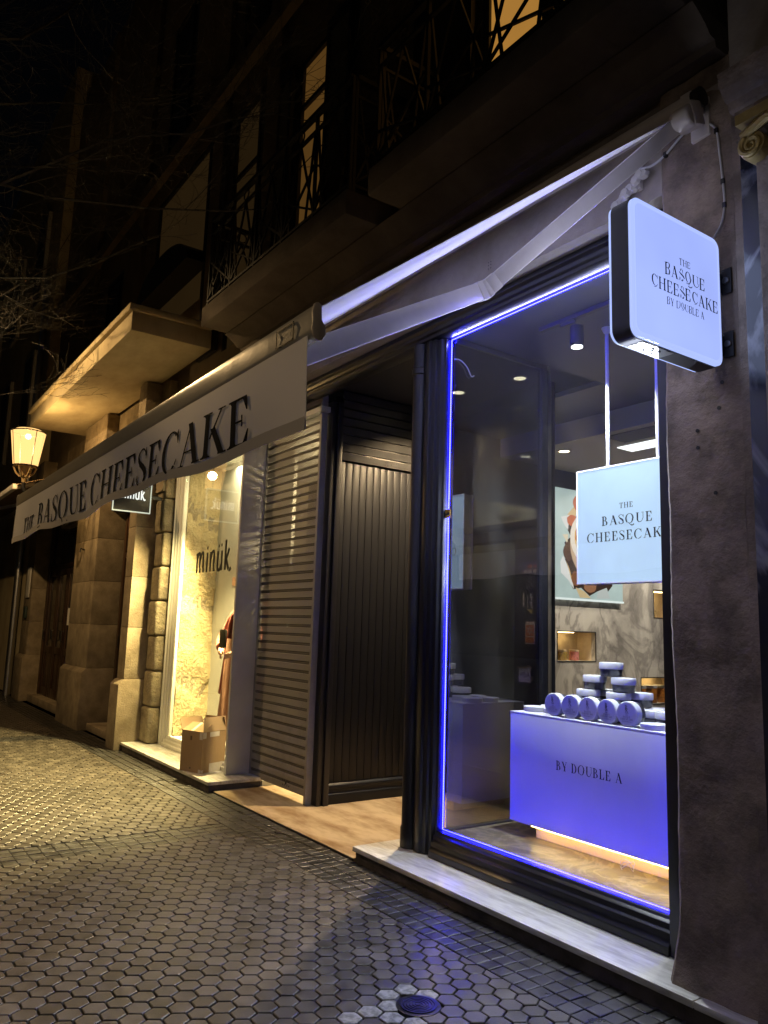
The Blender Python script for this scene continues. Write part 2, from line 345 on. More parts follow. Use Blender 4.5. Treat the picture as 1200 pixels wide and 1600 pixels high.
def glyph(c):
    if c == 'T': return stem(.38, 0, .99)+R(.04, .955, .72, 1)+[[(.04, 1), (.04, .70), (.075, .70), (.13, .96)], [(.72, 1), (.72, .70), (.685, .70), (.63, .96)]], .76
    if c in 'EL':
        q = stem(.18)+R(.1, 0, .62, HA)+[[(.68, .30), (.645, .30), (.5, .03), (.64, 0)]]
        if c == 'E': q += R(.1, 1-HA, .6, 1)+[[(.64, .70), (.605, .70), (.48, .97), (.62, 1)]]+R(.2, .49, .46, .53)+[[(.45, .39), (.485, .39), (.485, .63), (.45, .63)]]
        return q, .72 if c == 'E' else .70
    if c == 'H': return stem(.18)+stem(.72)+R(.2, .485, .7, .53), .90
    if c == 'B': return stem(.18)+ring(.34, .755, .26, .245, .12, .20, -90, 90)+ring(.36, .27, .31, .27, .155, .225, -90, 90)+R(.15, .955, .36, 1)+R(.15, .51, .37, .553)+R(.15, 0, .38, .045), .74
    if c == 'D': return stem(.18)+ring(.34, .5, .46, .5, .31, .455, -90, 90, 22)+R(.15, .955, .35, 1)+R(.15, 0, .35, .045), .87
    if c == 'O': return ring(.45, .5, .42, .52, .275, .475, 0, 360, 36), .90
    if c == 'Q': return ring(.45, .5, .42, .52, .275, .475, 0, 360, 36)+strokeq(spline([(.30, .02), (.40, .04), (.52, -.12), (.68, -.23), (.86, -.20), (.93, -.10)]), [.03]*6+[.06]*6+[.10]*6+[.11]*6+[.09]*6+[.02]), .92
    if c == 'C': return ring(.46, .5, .42, .52, .27, .475, 48, 312, 30)+[[(.78, 1.0), (.75, 1.0), (.70, .84), (.775, .66), (.80, .66)]]+[[(.745, .13), (.80, .27), (.775, .28), (.70, .15)]], .84
    if c == 'S': return strokeq(spline([(.50, .80), (.42, .94), (.28, .985), (.13, .90), (.10, .75), (.20, .61), (.36, .50), (.50, .37), (.53, .22), (.44, .06), (.28, .01), (.13, .08), (.06, .24)]), [.04]*6+[.045]*6+[.05]*6+[.08]*6+[.11]*6+[.15]*6+[.16]*6+[.15]*6+[.11]*6+[.07]*6+[.05]*6+[.045]*6+[.04])+[[(.50, 1.0), (.53, 1.0), (.545, .68), (.515, .68), (.47, .86)], [(.05, .0), (.08, .0), (.12, .14), (.075, .32), (.045, .32)]], .60
    if c == 'U': return stem(.20, .34, 1)[:1]+R(.04, .965, .36, 1)+R(.60, .965, .86, 1)+ring(.47, .35, .3375, .37, .20, .31, 180, 360, 20)[:13]+ring(.47, .35, .3375, .37, .285, .325, 290, 360, 8)+R(.7575, .34, .8075, 1), .88
    if c == 'A': return para(.12, 0, .43, 1, HA*1.1)+para(.72, 0, .40, 1, ST*1.15)+R(.22, .31, .63, .35)+fserif(.12, 0, .24)+fserif(.74, 0, .30), .86
    if c == 'K': return stem(.18)+para(.30, .40, .70, 1, HA*1.2)+para(.74, 0, .40, .62, ST*1.15)+fserif(.70, 1, .26)+fserif(.76, 0, .28), .86
    if c == 'Y': return stem(.42, 0, .46)[:4]+para(.40, .42, .14, 1, ST*1.05)+para(.44, .42, .68, 1, HA*1.1)+fserif(.14, 1, .28)+fserif(.68, 1, .24), .80
    if c == '&': return strokeq(spline([(.62, .45), (.50, .15), (.30, .02), (.12, .12), (.12, .32), (.30, .48), (.44, .64), (.42, .86), (.28, .94), (.18, .82), (.24, .60), (.46, .28), (.66, .05), (.80, .06)]), .085), .82
    if c == 'm': return strokeq([(.03, .62), (.10, .70), (.10, .0)], .115)+strokeq(spline([(.10, .45), (.18, .64), (.27, .68), (.32, .56), (.32, 0)]), .115)+strokeq(spline([(.32, .45), (.40, .64), (.50, .68), (.55, .56), (.56, 0)]), .115), .68
    if c == 'i': return strokeq([(.08, .66), (.09, 0)], .11)+R(.04, .78, .125, .88), .20
    if c == 'n': return strokeq([(.08, .68), (.09, 0)], .115)+strokeq(spline([(.09, .42), (.17, .62), (.28, .68), (.34, .55), (.34, 0)]), .115), .44
    if c == 'u': return strokeq(spline([(.08, .66), (.08, .20), (.14, .04), (.26, .04), (.33, .20), (.34, .66)]), .115)+strokeq([(.34, .66), (.35, 0)], .115)+R(.10, .78, .18, .88)+R(.27, .80, .35, .90), .46
    if c == 'k': return strokeq([(.08, 1.0), (.09, 0)], .12)+strokeq(spline([(.10, .28), (.20, .45), (.32, .70)]), .115)+strokeq(spline([(.15, .40), (.26, .15), (.36, 0), (.48, .06)]), .12), .50
    return [], .34
def text_width(t, tr=.06): return sum((glyph(c)[1] if c != ' ' else .34)+tr for c in t)-tr
def text(mb, t, o, rt, up, nrm, h, width=None, tr=.06, align='L', step=.00025):
    """lay lettering t on a plane: o origin (baseline), rt/up/nrm unit vectors"""
    o, rt, up, nrm = Vector(o), Vector(rt), Vector(up), Vector(nrm)
    tw = text_width(t, tr); sx = (width/(tw*h)) if width else 1.0; x = 0; off = {'L': 0, 'C': -tw/2, 'R': -tw}[align]
    for c in t:
        if c == ' ': x += .34+tr; continue
        q, w = glyph(c)
        for i, poly in enumerate(q):
            e = .0006+step*(i % 24)
            pts = [o+rt*((off+x+p[0])*h*sx)+up*(p[1]*h)+nrm*e for p in poly]
            mb.add(pts, [tuple(range(len(pts)))])
        x += w+tr
def smooth3(P, n=6):
    out = []
    for i in range(len(P)-1):
        p = [Vector(P[max(0, i-1)]), Vector(P[i]), Vector(P[i+1]), Vector(P[min(len(P)-1, i+2)])]
        for k in range(n):
            t = k/n; out.append(.5*((2*p[1])+(p[2]-p[0])*t+(2*p[0]-5*p[1]+4*p[2]-p[3])*t*t+(3*p[1]-p[0]-3*p[2]+p[3])*t**3))
    return out+[Vector(P[-1])]
def flat(mb, pts2, o, rt, up, nrm, e=.001):
    o, rt, up, nrm = Vector(o), Vector(rt), Vector(up), Vector(nrm)
    mb.add([o+rt*p[0]+up*p[1]+nrm*e for p in pts2], [tuple(range(len(pts2)))])
def font_text(name, body, loc, rot, size, m, parent=None, align='CENTER', sx=1):
    cu = bpy.data.curves.new(name, 'FONT'); cu.body = body; cu.size = size; cu.align_x = align; cu.align_y = 'CENTER'
    tmp = bpy.data.objects.new(name+'_tmp', cu); COL.objects.link(tmp)
    dg = bpy.context.evaluated_depsgraph_get(); me = bpy.data.meshes.new_from_object(tmp.evaluated_get(dg))
    bpy.data.objects.remove(tmp); me.name = name; me.materials.clear(); me.materials.append(m)
    o = bpy.data.objects.new(name, me); COL.objects.link(o)
    o.rotation_euler = rot; o.scale = (sx, 1, 1)
    if parent: o.parent = parent; o.location = Vector(loc)-org(parent)
    else: o.location = loc
    return o
# ================================================================ GROUND
def tiles_mesh(name, centers, poly_out, poly_in, zt, zb, m, clampx=None, ymax=None, tilt=.0005):
    rng = np.random.RandomState(3); vs = []; fs = []; k = len(poly_out)
    for (cx, cy) in centers:
        a, b = rng.normal(0, tilt, 2)/.05; dz = rng.normal(0, .0007)
        R0 = []; ok = True
        lo, hi = -1e9, 1e9
        if clampx:
            for (x0, x1) in clampx:
                if cx <= x0+.0: hi = min(hi, x0-.004) if x0-cx < .12 else hi
                if cx >= x1-.0: lo = max(lo, x1+.004) if cx-x1 < .12 else lo
        outer = []; inner = []
        for (px, py), (qx, qy) in zip(poly_out, poly_in):
            y1 = cy+py; x1 = min(max(cx+px, lo), hi)
            y2 = cy+qy; x2 = min(max(cx+qx, lo+.004), hi-.004)
            if ymax is not None: y1 = min(y1, ymax); y2 = min(y2, ymax-.005)
            outer.append((x1, y1)); inner.append((x2, y2))
        xs = [p[0] for p in inner]; ys = [p[1] for p in inner]
        if max(xs)-min(xs) < .012 or max(ys)-min(ys) < .012: continue
        o = len(vs)
        for (x, y) in inner: vs.append((x, y, zt+dz+a*(x-cx)+b*(y-cy)))
        for (x, y) in outer: vs.append((x, y, zt+dz-.0022+a*(x-cx)+b*(y-cy)))
        for (x, y) in outer: vs.append((x, y, zb))
        fs.append(tuple(range(o, o+k)))
        for i in range(k):
            j = (i+1) % k
            fs.append((o+k+i, o+k+j, o+j, o+i)); fs.append((o+2*k+i, o+2*k+j, o+k+j, o+k+i))
    me = bpy.data.meshes.new(name); me.from_pydata(vs, [], fs); me.update(); me.materials.append(m)
    ob = bpy.data.objects.new(name, me); COL.objects.link(ob); return ob
BANDS = [(-22.4, -22.04), (-16.97, -16.61), (-11.42, -11.06), (-5.96, -5.60), (-.5, -.14)]
MH = (-2.765, 2.172)                                         # manhole
def hexpoly(r): return [(r*math.cos(PI/3*i), r*math.sin(PI/3*i)) for i in range(6)]
cs = []; patch = []
for i in range(-265, 22):
    for j in range(-32, 30):
        x = i*.08574; y = 2.6655-.0495+(j*.099 if i % 2 == 0 else j*.099+.0495)
        if y > 2.665+.03 or y < -.6 or x < -23 or x > 1.2: continue
        if any(a < x < b for a, b in BANDS): continue
        if y < .5 and x > -2.2: continue
        d = math.hypot(x-MH[0], y-MH[1])
        if d < .10: continue
        (patch if (d < .165 and (x < MH[0]-.03 or y < MH[1]-.05)) or (abs(x+2.83) < .07 and abs(y-1.955) < .09) else cs).append((x, y))
g = MB().add([(-60, -30, -.014), (30, -30, -.014), (30, 3.06, -.014), (-60, 3.06, -.014)], [(0, 1, 2, 3)]).build('ground', M['mortar']); struct(g)
struct(tiles_mesh('pavement', cs, hexpoly(.0518), hexpoly(.0482), 0, -.014, M['hex'], BANDS, 2.662))
struct(tiles_mesh('pavement', patch, hexpoly(.0518), hexpoly(.0482), 0.001, -.014, M['paint'], BANDS, 2.662))
def rectpoly(a, b): return [(-a, -b), (a, -b), (a, b), (-a, b)]
sm = [(-9.6+.0815*i, 2.717+.0955*j) for i in range(-1, 112) for j in range(4)]
for (a, b) in BANDS:
    if a > -20:
        n = int((2.66-.2)/.0905)
        sm += [(a+.045+.09*i, 2.62-.0905*j) for i in range(4) for j in range(n)]
struct(tiles_mesh('paving_band', [c for c in sm if c[0] > -9.75 or c[1] < 2.66], rectpoly(.0375, .0435), rectpoly(.0335, .0395), -.002, -.014, M['small'], None, None, .0009))
lg = [(-9.7-.42*(i+.5), 2.70+.064*j) for i in range(32) for j in range(6)]
struct(tiles_mesh('paving_band', lg, rectpoly(.205, .026), rectpoly(.200, .021), -.003, -.014, M['small'], None, None, .0004))
# street side: far pavement edge, road
struct(MB().box(-60, 30, -30, -3.2, -.16, -.10).build('road', M['asphalt']))
# manhole cover
t = thing('manhole_cover', 'small round dark iron cover set in the hexagonal pavement beside the worn paint', 'manhole cover', (MH[0], MH[1], 0))
MB().lathe([(.0, -.01), (.095, -.01), (.095, .002), (.082, .004), (.0, .004)], (MH[0], MH[1], 0), 40).build('rim', M['drain'], t, smooth=True)
pr = [(.078, .002), (.078, .008)]
for k in range(5): a = .070-k*.013; pr += [(a, .008), (a-.002, .0055), (a-.005, .0055), (a-.007, .008)]
pr += [(.004, .008)]
MB().lathe(pr, (MH[0], MH[1], 0), 40).build('lid', M['drain'], t)

# ================================================================ STEPS AND THRESHOLDS
t = thing('shop_step', 'pale travertine step with dark riser below the large blue lit window', 'step', (-3.2, 3.04, 0))
for a, b in ((-4.625, -4.322), (-4.318, -2.055), (-2.051, -1.3)):
    MB().box(a, b, 3.035, 3.45, .062, .093).build('tread', M['travertine'], t, bevel=.004)
MB().box(-4.61, -1.3, 3.055, 3.44, -.014, .061).build('riser', M['riser'], t)
t = thing('shop_step', 'marble step under the white framed clothes shop window, the cardboard box stands on it', 'step', (-8.4, 3.0, 0))
for a, b in ((-9.8, -8.55), (-8.546, -7.80), (-7.796, -7.06)):
    MB().box(a, b, 3.0, 3.56, .062, .093).build('tread', M['travertine'], t, bevel=.004)
MB().box(-9.78, -7.07, 3.02, 3.55, -.014, .061).build('riser', M['riser'], t)
t = thing('shop_step', 'worn stone doorstep between the two sandstone pillars', 'step', (-11, 3.1, 0))
MB().box(-11.72, -10.15, 3.08, 3.75, .0, .10).build('tread', M['stone'], t, bevel=.012)
t = thing('shop_step', 'long low stone doorstep along the dark wooden doors far left', 'step', (-15, 3.15, 0))
MB().box(-18.5, -13.1, 3.14, 3.9, -.01, .13).build('tread', M['stone'], t, bevel=.012)
fl = MB().box(-7.055, -4.63, 3.052, 5.3, -.05, .012); struct(fl.build('floor', M['marble_floor']))
struct(MB().box(-7.055, -4.63, 3.045, 3.0515, -.05, .010).build('floor_edge', M['iron']))
struct(MB().box(-9.4, -7.06, 3.56, 5.2, -.05, .062).build('floor', M['partition']))
struct(MB().box(-7.055, -6.2, 5.3, 6.5, -.05, .0).build('floor', M['partition']))

# ================================================================ STONE BUILDING (facade)
bld = thing('apartment_building', 'old stone apartment building with iron balconies above the row of small shops', 'building', (-6, 3.3, 0))
def cells(mb, axis, lo, hi, zlo, zhi, holes, t0, t1):
    """wall slab with rectangular holes; axis 'X' runs along x (t = y range) or 'Y'"""
    us = sorted({lo, hi, *[h[0] for h in holes], *[h[1] for h in holes]}); zs = sorted({zlo, zhi, *[h[2] for h in holes], *[h[3] for h in holes]})
    for a, b in zip(us, us[1:]):
        z = zlo; run = None
        for c, d in zip(zs, zs[1:]):
            inside = any(h[0] <= a+1e-6 and h[1] >= b-1e-6 and h[2] <= c+1e-6 and h[3] >= d-1e-6 for h in holes)
            if not inside: run = (run[0], d) if run else (c, d)
            if inside or d == zs[-1]:
                if run:
                    if axis == 'X': mb.box(a, b, t0, t1, run[0], run[1])
                    else: mb.box(t0, t1, a, b, run[0], run[1])
                run = None
WINS = [(-3.72, -2.84, 4.66, 7.2, 'win_amber'), (-6.52, -5.90, 4.66, 7.3, 'win_dim'), (-8.16, -7.36, 4.66, 7.6, 'pane_faint'), (-10.95, -8.95, 5.6, 7.75, 'pane_faint'),  # the narrower faint pane glows in place of a dimly lit wall strip
        (-13.6, -12.6, 5.2, 7.4, None), (-6.5, -5.7, 8.4, 10.4, None), (-8.1, -7.2, 8.4, 10.4, None), (-10.8, -9.8, 8.5, 10.6, None), (-3.7, -2.8, 8.4, 10.4, None)]
mb = MB(); cells(mb, 'X', -19, -1.82, 4.30, 13, [w[:4] for w in WINS], 3.3, 3.62); mb.build('facade_wall', M['upper'], bld)
mb = MB(); mb.box(-9.52, -1.82, 3.2, 3.6, 3.78, 4.30); mb.build('lintel_wall', M['render'], bld)
MB().box(-15, -9.53, 3.2, 3.6, 3.2, 4.65).build('lintel_wall', M['stone'], bld)
# cornice under the balconies
cor = [(3.21, 4.30), (3.08, 4.30), (3.07, 4.335), (3.03, 4.345), (3.0, 4.38), (2.93, 4.43), (2.90, 4.445), (2.90, 4.452), (3.21, 4.452)]
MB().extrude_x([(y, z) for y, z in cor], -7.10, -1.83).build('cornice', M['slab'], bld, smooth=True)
MB().extrude_x([(3.199, 4.12), (3.16, 4.13), (3.15, 4.17), (3.18, 4.19), (3.199, 4.19)], -9.5, -1.84).build('cornice', M['render'], bld)
for (x0, x1, z0, z1, k) in WINS:
    w = MB(); w.box(x0, x0+.05, 3.305, 3.37, z0, z1).box(x1-.05, x1, 3.305, 3.37, z0, z1).box(x0+.05, x1-.05, 3.305, 3.37, z1-.06, z1)
    xm = x0+(x1-x0)*.70
    if k in ('win_amber', None): w.box(xm-.05, xm+.05, 3.306, 3.365, z0, z1-.06)
    if x0 > -9: w.box(x0+.05, x1-.05, 3.31, 3.36, z0+2.1, z0+2.15)
    f = w.build('window', M['blackmatt'], bld)
    MB().box(x0+.04, x1-.04, 3.340, 3.350, z0, z1-.05).build('pane', M[k] if k else M['blackmatt'], f)
# louvred shutters folded back against the wall
for (xa, xb, z0, z1) in ((-4.36, -3.76, 4.68, 7.2), (-2.80, -2.30, 4.68, 7.2), (-7.02, -6.56, 4.68, 7.3), (-5.86, -5.42, 4.68, 7.3), (-8.75, -8.20, 4.68, 7.6), (-7.32, -7.04, 4.68, 7.6)):
    s = MB(); s.box(xa, xa+.05, 3.225, 3.265, z0, z1).box(xb-.05, xb, 3.225, 3.265, z0, z1).box(xa+.05, xb-.05, 3.226, 3.264, z0, z0+.12).box(xa+.05, xb-.05, 3.226, 3.264, z1-.1, z1)
    n = int((z1-z0-.22)/.055)
    for i in range(n):
        z = z0+.12+.055*(i+.5); s.obox(((xa+xb)/2, 3.245, z), ((xb-xa)/2-.05, 0, 0), (0, .016, -.014), (0, .002, .0025))
    s.build('window_shutter', M['blackmatt'], bld)
# balconies
def railing(x0, x1, y0, y1, z0, h, parent, seedv, ret=(True, True)):
    rnd = random.Random(seedv); m = MB()
    def side(a, b):
        a, b = Vector(a), Vector(b); L = (b-a).length; d = (b-a)/L; up = Vector((0, 0, 1))
        P = lambda u, z: a+d*u+up*z
        m.bar(P(0, h), P(L, h), .045, .035); m.bar(P(0, h-.15), P(L, h-.15), .025, .022); m.bar(P(0, .06), P(L, .06), .025, .022)
        n = max(1, round(L/.55)); w = L/n
        for i in range(n+1): m.bar(P(i*w, -.02), P(i*w, h), .024)
        for i in range(n):
            u = i*w; k = rnd.choice((0, 1, 2))
            for p, q in [((u, .06), (u+w*.5, h-.15)), ((u+w, .06), (u+w*.5, h-.15)), ((u+w*.25, .06), (u+w*.05, h-.15)), ((u+w*.75, .06), (u+w*.95, h-.15)),
                         ((u, .28+.1*k), (u+w, .10)), ((u, .08), (u+w, .42+.08*k))]:
                m.bar(P(*p), P(*q), .016)
            c = P(u+w*.5, h-.075); m.tube([P(u+w*.5+.05*math.cos(t*PI/6), h-.075+.05*math.sin(t*PI/6)) for t in range(13)], .007, 5)
    side((x0, y0, z0), (x1, y0, z0))
    if ret[0]: side((x0, y1, z0), (x0, y0+.03, z0))
    if ret[1]: side((x1, y0+.03, z0), (x1, y1, z0))
    return m.build('railing', M['iron'], parent)
for (x0, x1, y0, z0, z1, sd) in ((-4.08, -1.9, 2.68, 4.455, 4.655, 2), (-7.05, -4.43, 2.68, 4.455, 4.655, 5)):
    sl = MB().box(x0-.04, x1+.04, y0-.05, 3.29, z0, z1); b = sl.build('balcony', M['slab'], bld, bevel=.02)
    railing(x0, x1, y0, 3.28, z1, .92, b, sd)
sl = MB().box(-13.65, -8.2, 2.27, 3.19, 4.68, 4.90).box(-13.68, -8.17, 2.23, 3.185, 4.902, 4.98); b = sl.build('balcony', M['cream'], bld, bevel=.012)
hp = [(-1.0+0.0, 0)]+[(math.cos(PI-PI*i/16)*1.0, math.sin(PI*i/16)*.42) for i in range(17)]
MB().extrude_y([(-9.7+p[0], 5.95+p[1]) for p in hp], 3.0, 3.28).build('hood', M['blackmatt'], bld)
# far-floor pilaster strips and string courses on the upper wall
for x in (-4.6, -7.0, -8.5, -11.6, -14.4):
    MB().box(x-.16, x+.16, 3.22, 3.298, 4.98, 12.9).build('pilaster_strip', M['upper'], bld)
MB().box(-19, -1.83, 3.12, 3.219, 7.9, 8.1).build('string_course', M['upper'], bld)

# pillars of the ground floor
def pillar(x0, x1, yf, zt, plz, plo, right_lump=False):
    m = MB(); n = 6; hh = (zt-plz)/n
    for i in range(n): m.box(x0, x1, yf, 3.9, plz+i*hh+.0015, plz+(i+1)*hh-.0015)
    p = m.build('pillar', M['stone'], bld, bevel=.005)
    MB().extrude_x([(yf-plo, -.01), (yf-plo, plz-.06), (yf-.012, plz), (3.88, plz), (3.88, -.01)], x0-plo*.4, x1+plo*.4).build('plinth', M['stone'], p, bevel=.012)
pillar(-13.05, -11.78, 3.03, 4.66, .86, .07)
pillar(-10.12, -9.83, 2.99, 4.66, .84, .07)
pillar(-17.0, -16.3, 3.05, 4.66, .86, .06)
m = MB()
for i in range(8): m.box(-9.83+.003, -9.50, 3.22+.012*(i % 3), 3.7, .10+i*.43, .10+(i+1)*.43-.008)
m.build('pillar', M['stone_rough'], bld, bevel=.035, seg=3)

# right-hand rendered pilaster with a knobbly edge
m = MB(); rnd = random.Random(4); rows = 130; rowsv = []
prev = None
for i in range(rows+1):
    z = .094+(4.29-.094)*i/rows
    fl = .085*max(0, (1-z/.42))**1.5 if z < .42 else 0
    e = .006*math.sin(z*2.1)+.004*math.sin(z*6.3+1)+rnd.uniform(-.002, .002)
    yf = 3.155-fl; xl = -2.215+e*(z < 3.7)-fl*.25
    rng_ = [(xl+.012, 3.47, z), (xl, 3.20, z), (xl+.006, yf+.028, z), (xl+.03, yf+.003, z)]+[(xl+.03+(-1.815-xl-.03)*k/8, yf+.004*math.sin(z*5+k*1.7)+(.006 if min(abs(z-q) for q in (.95, 1.42, 2.0, 2.62, 3.3)) < .03 else 0), z) for k in range(1, 9)]+[(-1.810, 3.165-fl, z), (-1.806, 3.140-fl, z), (-1.70, 3.140-fl, z), (-1.70, 3.47, z)]
    k = len(rng_); o = len(m.v); m.v += rng_
    if i: m.f += [(o-k+j, o-k+(j+1) % k, o+(j+1) % k, o+j) for j in range(k)]
m.f += [tuple(range(k))[::-1], tuple(range(len(m.v)-k, len(m.v)))]
m.build('pilaster', M['pilaster'], bld, smooth=True)
# old screw holes left in the pilaster
for (x, z) in ((-2.03, 2.50), (-2.03, 2.42), (-1.90, 2.70), (-1.91, 2.97), (-1.92, 2.585), (-1.95, 2.2)):
    MB().lathe([(.0, .0), (.009, .0), (.009, .004), (.0, .004)], (x, 3.147, z), 10, 'Y').build('screw_hole', M['iron'], bld)

# ---------------------------------------------------------------- neighbour building at the right edge
nb = thing('neighbour_building', 'neighbouring shopfront of dark veined marble with gilded scroll capital at right edge', 'building', (-1.4, 3.0, 0))
MB().box(-1.692, -.2, 3.0, 3.5, 0.094, 3.70).build('marble_pilaster', M['darkmarble'], nb, bevel=.004)
MB().box(-1.568, -1.0, 2.90, 2.999, .094, 3.78).build('pilaster_face', M['pilaster'], nb, bevel=.006)
MB().box(-1.60, -.2, 2.88, 2.999, 0.0, .30).build('base_block', M['stone'], nb, bevel=.01)
MB().box(-1.70, -.2, 2.985, 3.5, 3.702, 3.84).build('frieze', M['pilaster'], nb)
MB().extrude_x([(2.985, 3.842), (2.97, 3.85), (2.955, 3.88), (2.93, 3.89), (2.905, 3.92), (2.89, 3.96), (2.885, 3.99), (3.5, 3.99)], -1.715, -.2).build('cornice', M['pilaster'], nb)
MB().box(-1.75, -.2, 3.05, 3.5, 3.992, 9).build('upper_wall', M['render'], nb)
cp = MB()
cp.tube([(-1.553+.046*(1-i/34)*math.cos(i*.42+2.2), 2.842, 3.556+.046*(1-i/34)*math.sin(i*.42+2.2)) for i in range(30)], [.015*(1-i/40) for i in range(30)], 8)
cp.lathe([(.0, 0), (.054, 0), (.057, .02), (.053, .09), (0, .09)], (-1.553, 2.845, 3.556), 28, 'Y')
cp.tube([(-1.59, 2.85, 3.61), (-1.48, 2.83, 3.632), (-1.2, 2.83, 3.635)], .022, 8); cp.box(-1.605, -1.0, 2.82, 2.899, 3.655, 3.70)
cp.build('capital', M['gold'], nb, smooth=True)
m = MB(); text(m, 'Be', (-1.612+.05, 2.899, 1.80), (1, 0, 0), (0, 0, 1), (0, -1, 0), .028); m.build('lettering', M['white'], nb)
# ---------------------------------------------------------------- buildings further down the street
fb = thing('far_building', 'pale rendered building with a drainpipe at the far left of the street', 'building', (-22, 3.2, 0))
MB().box(-40, -17.25, 3.1, 3.6, 0, 14).build('wall', M['cream'], fb)
for i in range(5):
    for zz in (5.4, 8.8):
        f = MB().box(-19.5-i*3, -18.5-i*3, 3.02, 3.099, zz, zz+2.2).build('window', M['whitepost'], fb)
        MB().box(-19.4-i*3, -18.6-i*3, 2.995, 3.019, zz+.1, zz+2.1).build('pane', M['blackmatt'], f)
MB().tube([(-17.6, 3.0, 0), (-17.6, 3.0, 9)], .07, 12).build('drainpipe', M['alu'], fb, smooth=True)
# ================================================================ BLACK SHOPFRONT
sf = thing('shopfront', 'black painted shopfront with tall display window outlined in blue light', 'shopfront', (-3.3, 3.33, .093))
botp = [(3.325, .094), (3.325, .135), (3.34, .150), (3.345, .165), (3.345, .190), (3.362, .200), (3.362, .226), (3.385, .236), (3.392, .250), (3.46, .250), (3.46, .094)]
MB().extrude_x(botp, -4.165, -2.372).build('window_frame', M['black'], sf, bevel=.003)
jl = [(-4.345, 3.335), (-4.30, 3.325), (-4.27, 3.325), (-4.265, 3.345), (-4.225, 3.345), (-4.22, 3.365), (-4.19, 3.365), (-4.182, 3.392), (-4.168, 3.395), (-4.168, 3.46), (-4.345, 3.46)]
MB().extrude_z(jl, .094, 3.648).build('window_frame', M['black'], sf, bevel=.003)
MB().extrude_z([(-2.370, 3.335), (-2.225, 3.335), (-2.225, 3.46), (-2.370, 3.46), (-2.370, 3.40), (-2.352, 3.385), (-2.352, 3.36)], .094, 3.648).build('window_frame', M['black'], sf, bevel=.003)
hd = [(3.32, 3.775), (3.30, 3.775), (3.30, 3.74), (3.32, 3.725), (3.325, 3.70), (3.345, 3.695), (3.345, 3.67), (3.39, 3.652), (3.46, 3.652), (3.46, 3.775)]
MB().extrude_x(hd, -6.14, -2.226).build('window_frame', M['black'], sf, bevel=.003)
MB().box(-4.167, -2.373, 3.418, 3.424, .251, 3.651).build('window_pane', M['glass'], sf)
po = MB(); po.lathe([(.072, .094), (.072, .22), (.064, .24), (.064, 3.42), (.074, 3.43), (.074, 3.47), (.066, 3.48), (.066, 3.652)], (-4.425, 3.375, 0), 28)
po.build('post', M['black'], sf, smooth=True)
# display side pane and its end post
MB().box(-4.154, -4.148, 3.462, 4.33, .262, 3.62).build('side_pane', M['sideglass'], sf)
MB().box(-4.175, -4.125, 3.462, 4.40, .012, .26).build('side_frame', M['blackmatt'], sf, bevel=.003); MB().box(-4.168, -4.132, 3.462, 4.40, 3.622, 3.66).build('side_frame', M['blackmatt'], sf, bevel=.003)
MB().box(-4.178, -4.122, 4.332, 4.40, .262, 3.62).build('post', M['black'], sf, bevel=.004)
# recess left wall: boarded panel with a small roller shutter above
pw = MB()
x = -6.105; y = 3.70
while y < 5.0: pw.box(-6.16, -6.105+.0015*random.random(), y+.002, min(y+.078, 4.998), .165, 3.10); y += .08
pw.box(-6.2, -6.155, 3.70, 5.0, .013, 3.75)
wp = pw.build('panel_wall', M['panel'], sf, bevel=.002)
MB().extrude_y([(-6.104, .013), (-6.075, .013), (-6.075, .095), (-6.085, .105), (-6.085, .135), (-6.073, .145), (-6.073, .17), (-6.09, .19), (-6.104, .19)], 3.70, 4.998).build('skirting', M['panel'], wp, bevel=.003)
ss = MB()
for i in range(8):
    z = 3.115+.085*i; ss.extrude_y([(-6.104, z), (-6.085, z), (-6.082, z+.066), (-6.09, z+.07), (-6.095, z+.083), (-6.104, z+.083)], 3.72, 4.99)
s_ = ss.build('small_shutter', M['greyshutter'], sf)
for dy in (-.08, -.05, .05, .08):
    for dz in (0, .03): MB().lathe([(0, 0), (.006, 0), (.006, .003), (0, .003)], (-6.083, 4.3+dy, 3.135+dz), 8, 'X').build('rivet', M['iron'], s_)
kp = MB(); kp.lathe([(0, 0), (.014, 0), (.014, .004), (0, .004)], (-6.083, 4.3, 3.15), 12, 'X'); kp.build('lock', M['iron'], s_)
MB().box(-6.20, -6.06, 3.585, 3.64, .013, 3.652).box(-6.15, -6.04, 3.642, 3.698, .013, 3.652).build('jamb', M['black'], sf, bevel=.006)
struct(MB().box(-6.2, -4.17, 3.462, 5.3, 3.80, 3.85).build('ceiling', M['nightwall']))
# shop door at the back of the recess
dr = thing('shop_door', 'black glazed shop door at back of the tiled entrance with payment stickers and brass lever', 'door', (-5.4, 5.0, .012))
m = MB(); m.box(-6.10, -6.02, 4.96, 5.04, .013, 3.798).box(-4.76, -4.66, 4.96, 5.06, .013, 3.798).box(-6.019, -4.761, 4.97, 5.03, 3.70, 3.798).box(-6.019, -4.761, 4.965, 5.035, 2.50, 2.56)
m.build('frame', M['black'], dr, bevel=.004)
lf = MB(); lf.box(-6.015, -5.90, 4.975, 5.02, .03, 2.495).box(-5.07, -4.77, 4.975, 5.02, .03, 2.495).box(-5.899, -5.071, 4.976, 5.019, .03, .32).box(-5.899, -5.071, 4.976, 5.019, 2.38, 2.495)
lf.build('leaf', M['blackmatt'], dr, bevel=.004)
MB().box(-5.898, -5.072, 4.995, 5.001, .322, 2.378).build('pane', M['doorglass'], dr)
MB().box(-6.018, -4.762, 4.995, 5.001, 2.562, 3.698).build('pane', M['doorglass'], dr)
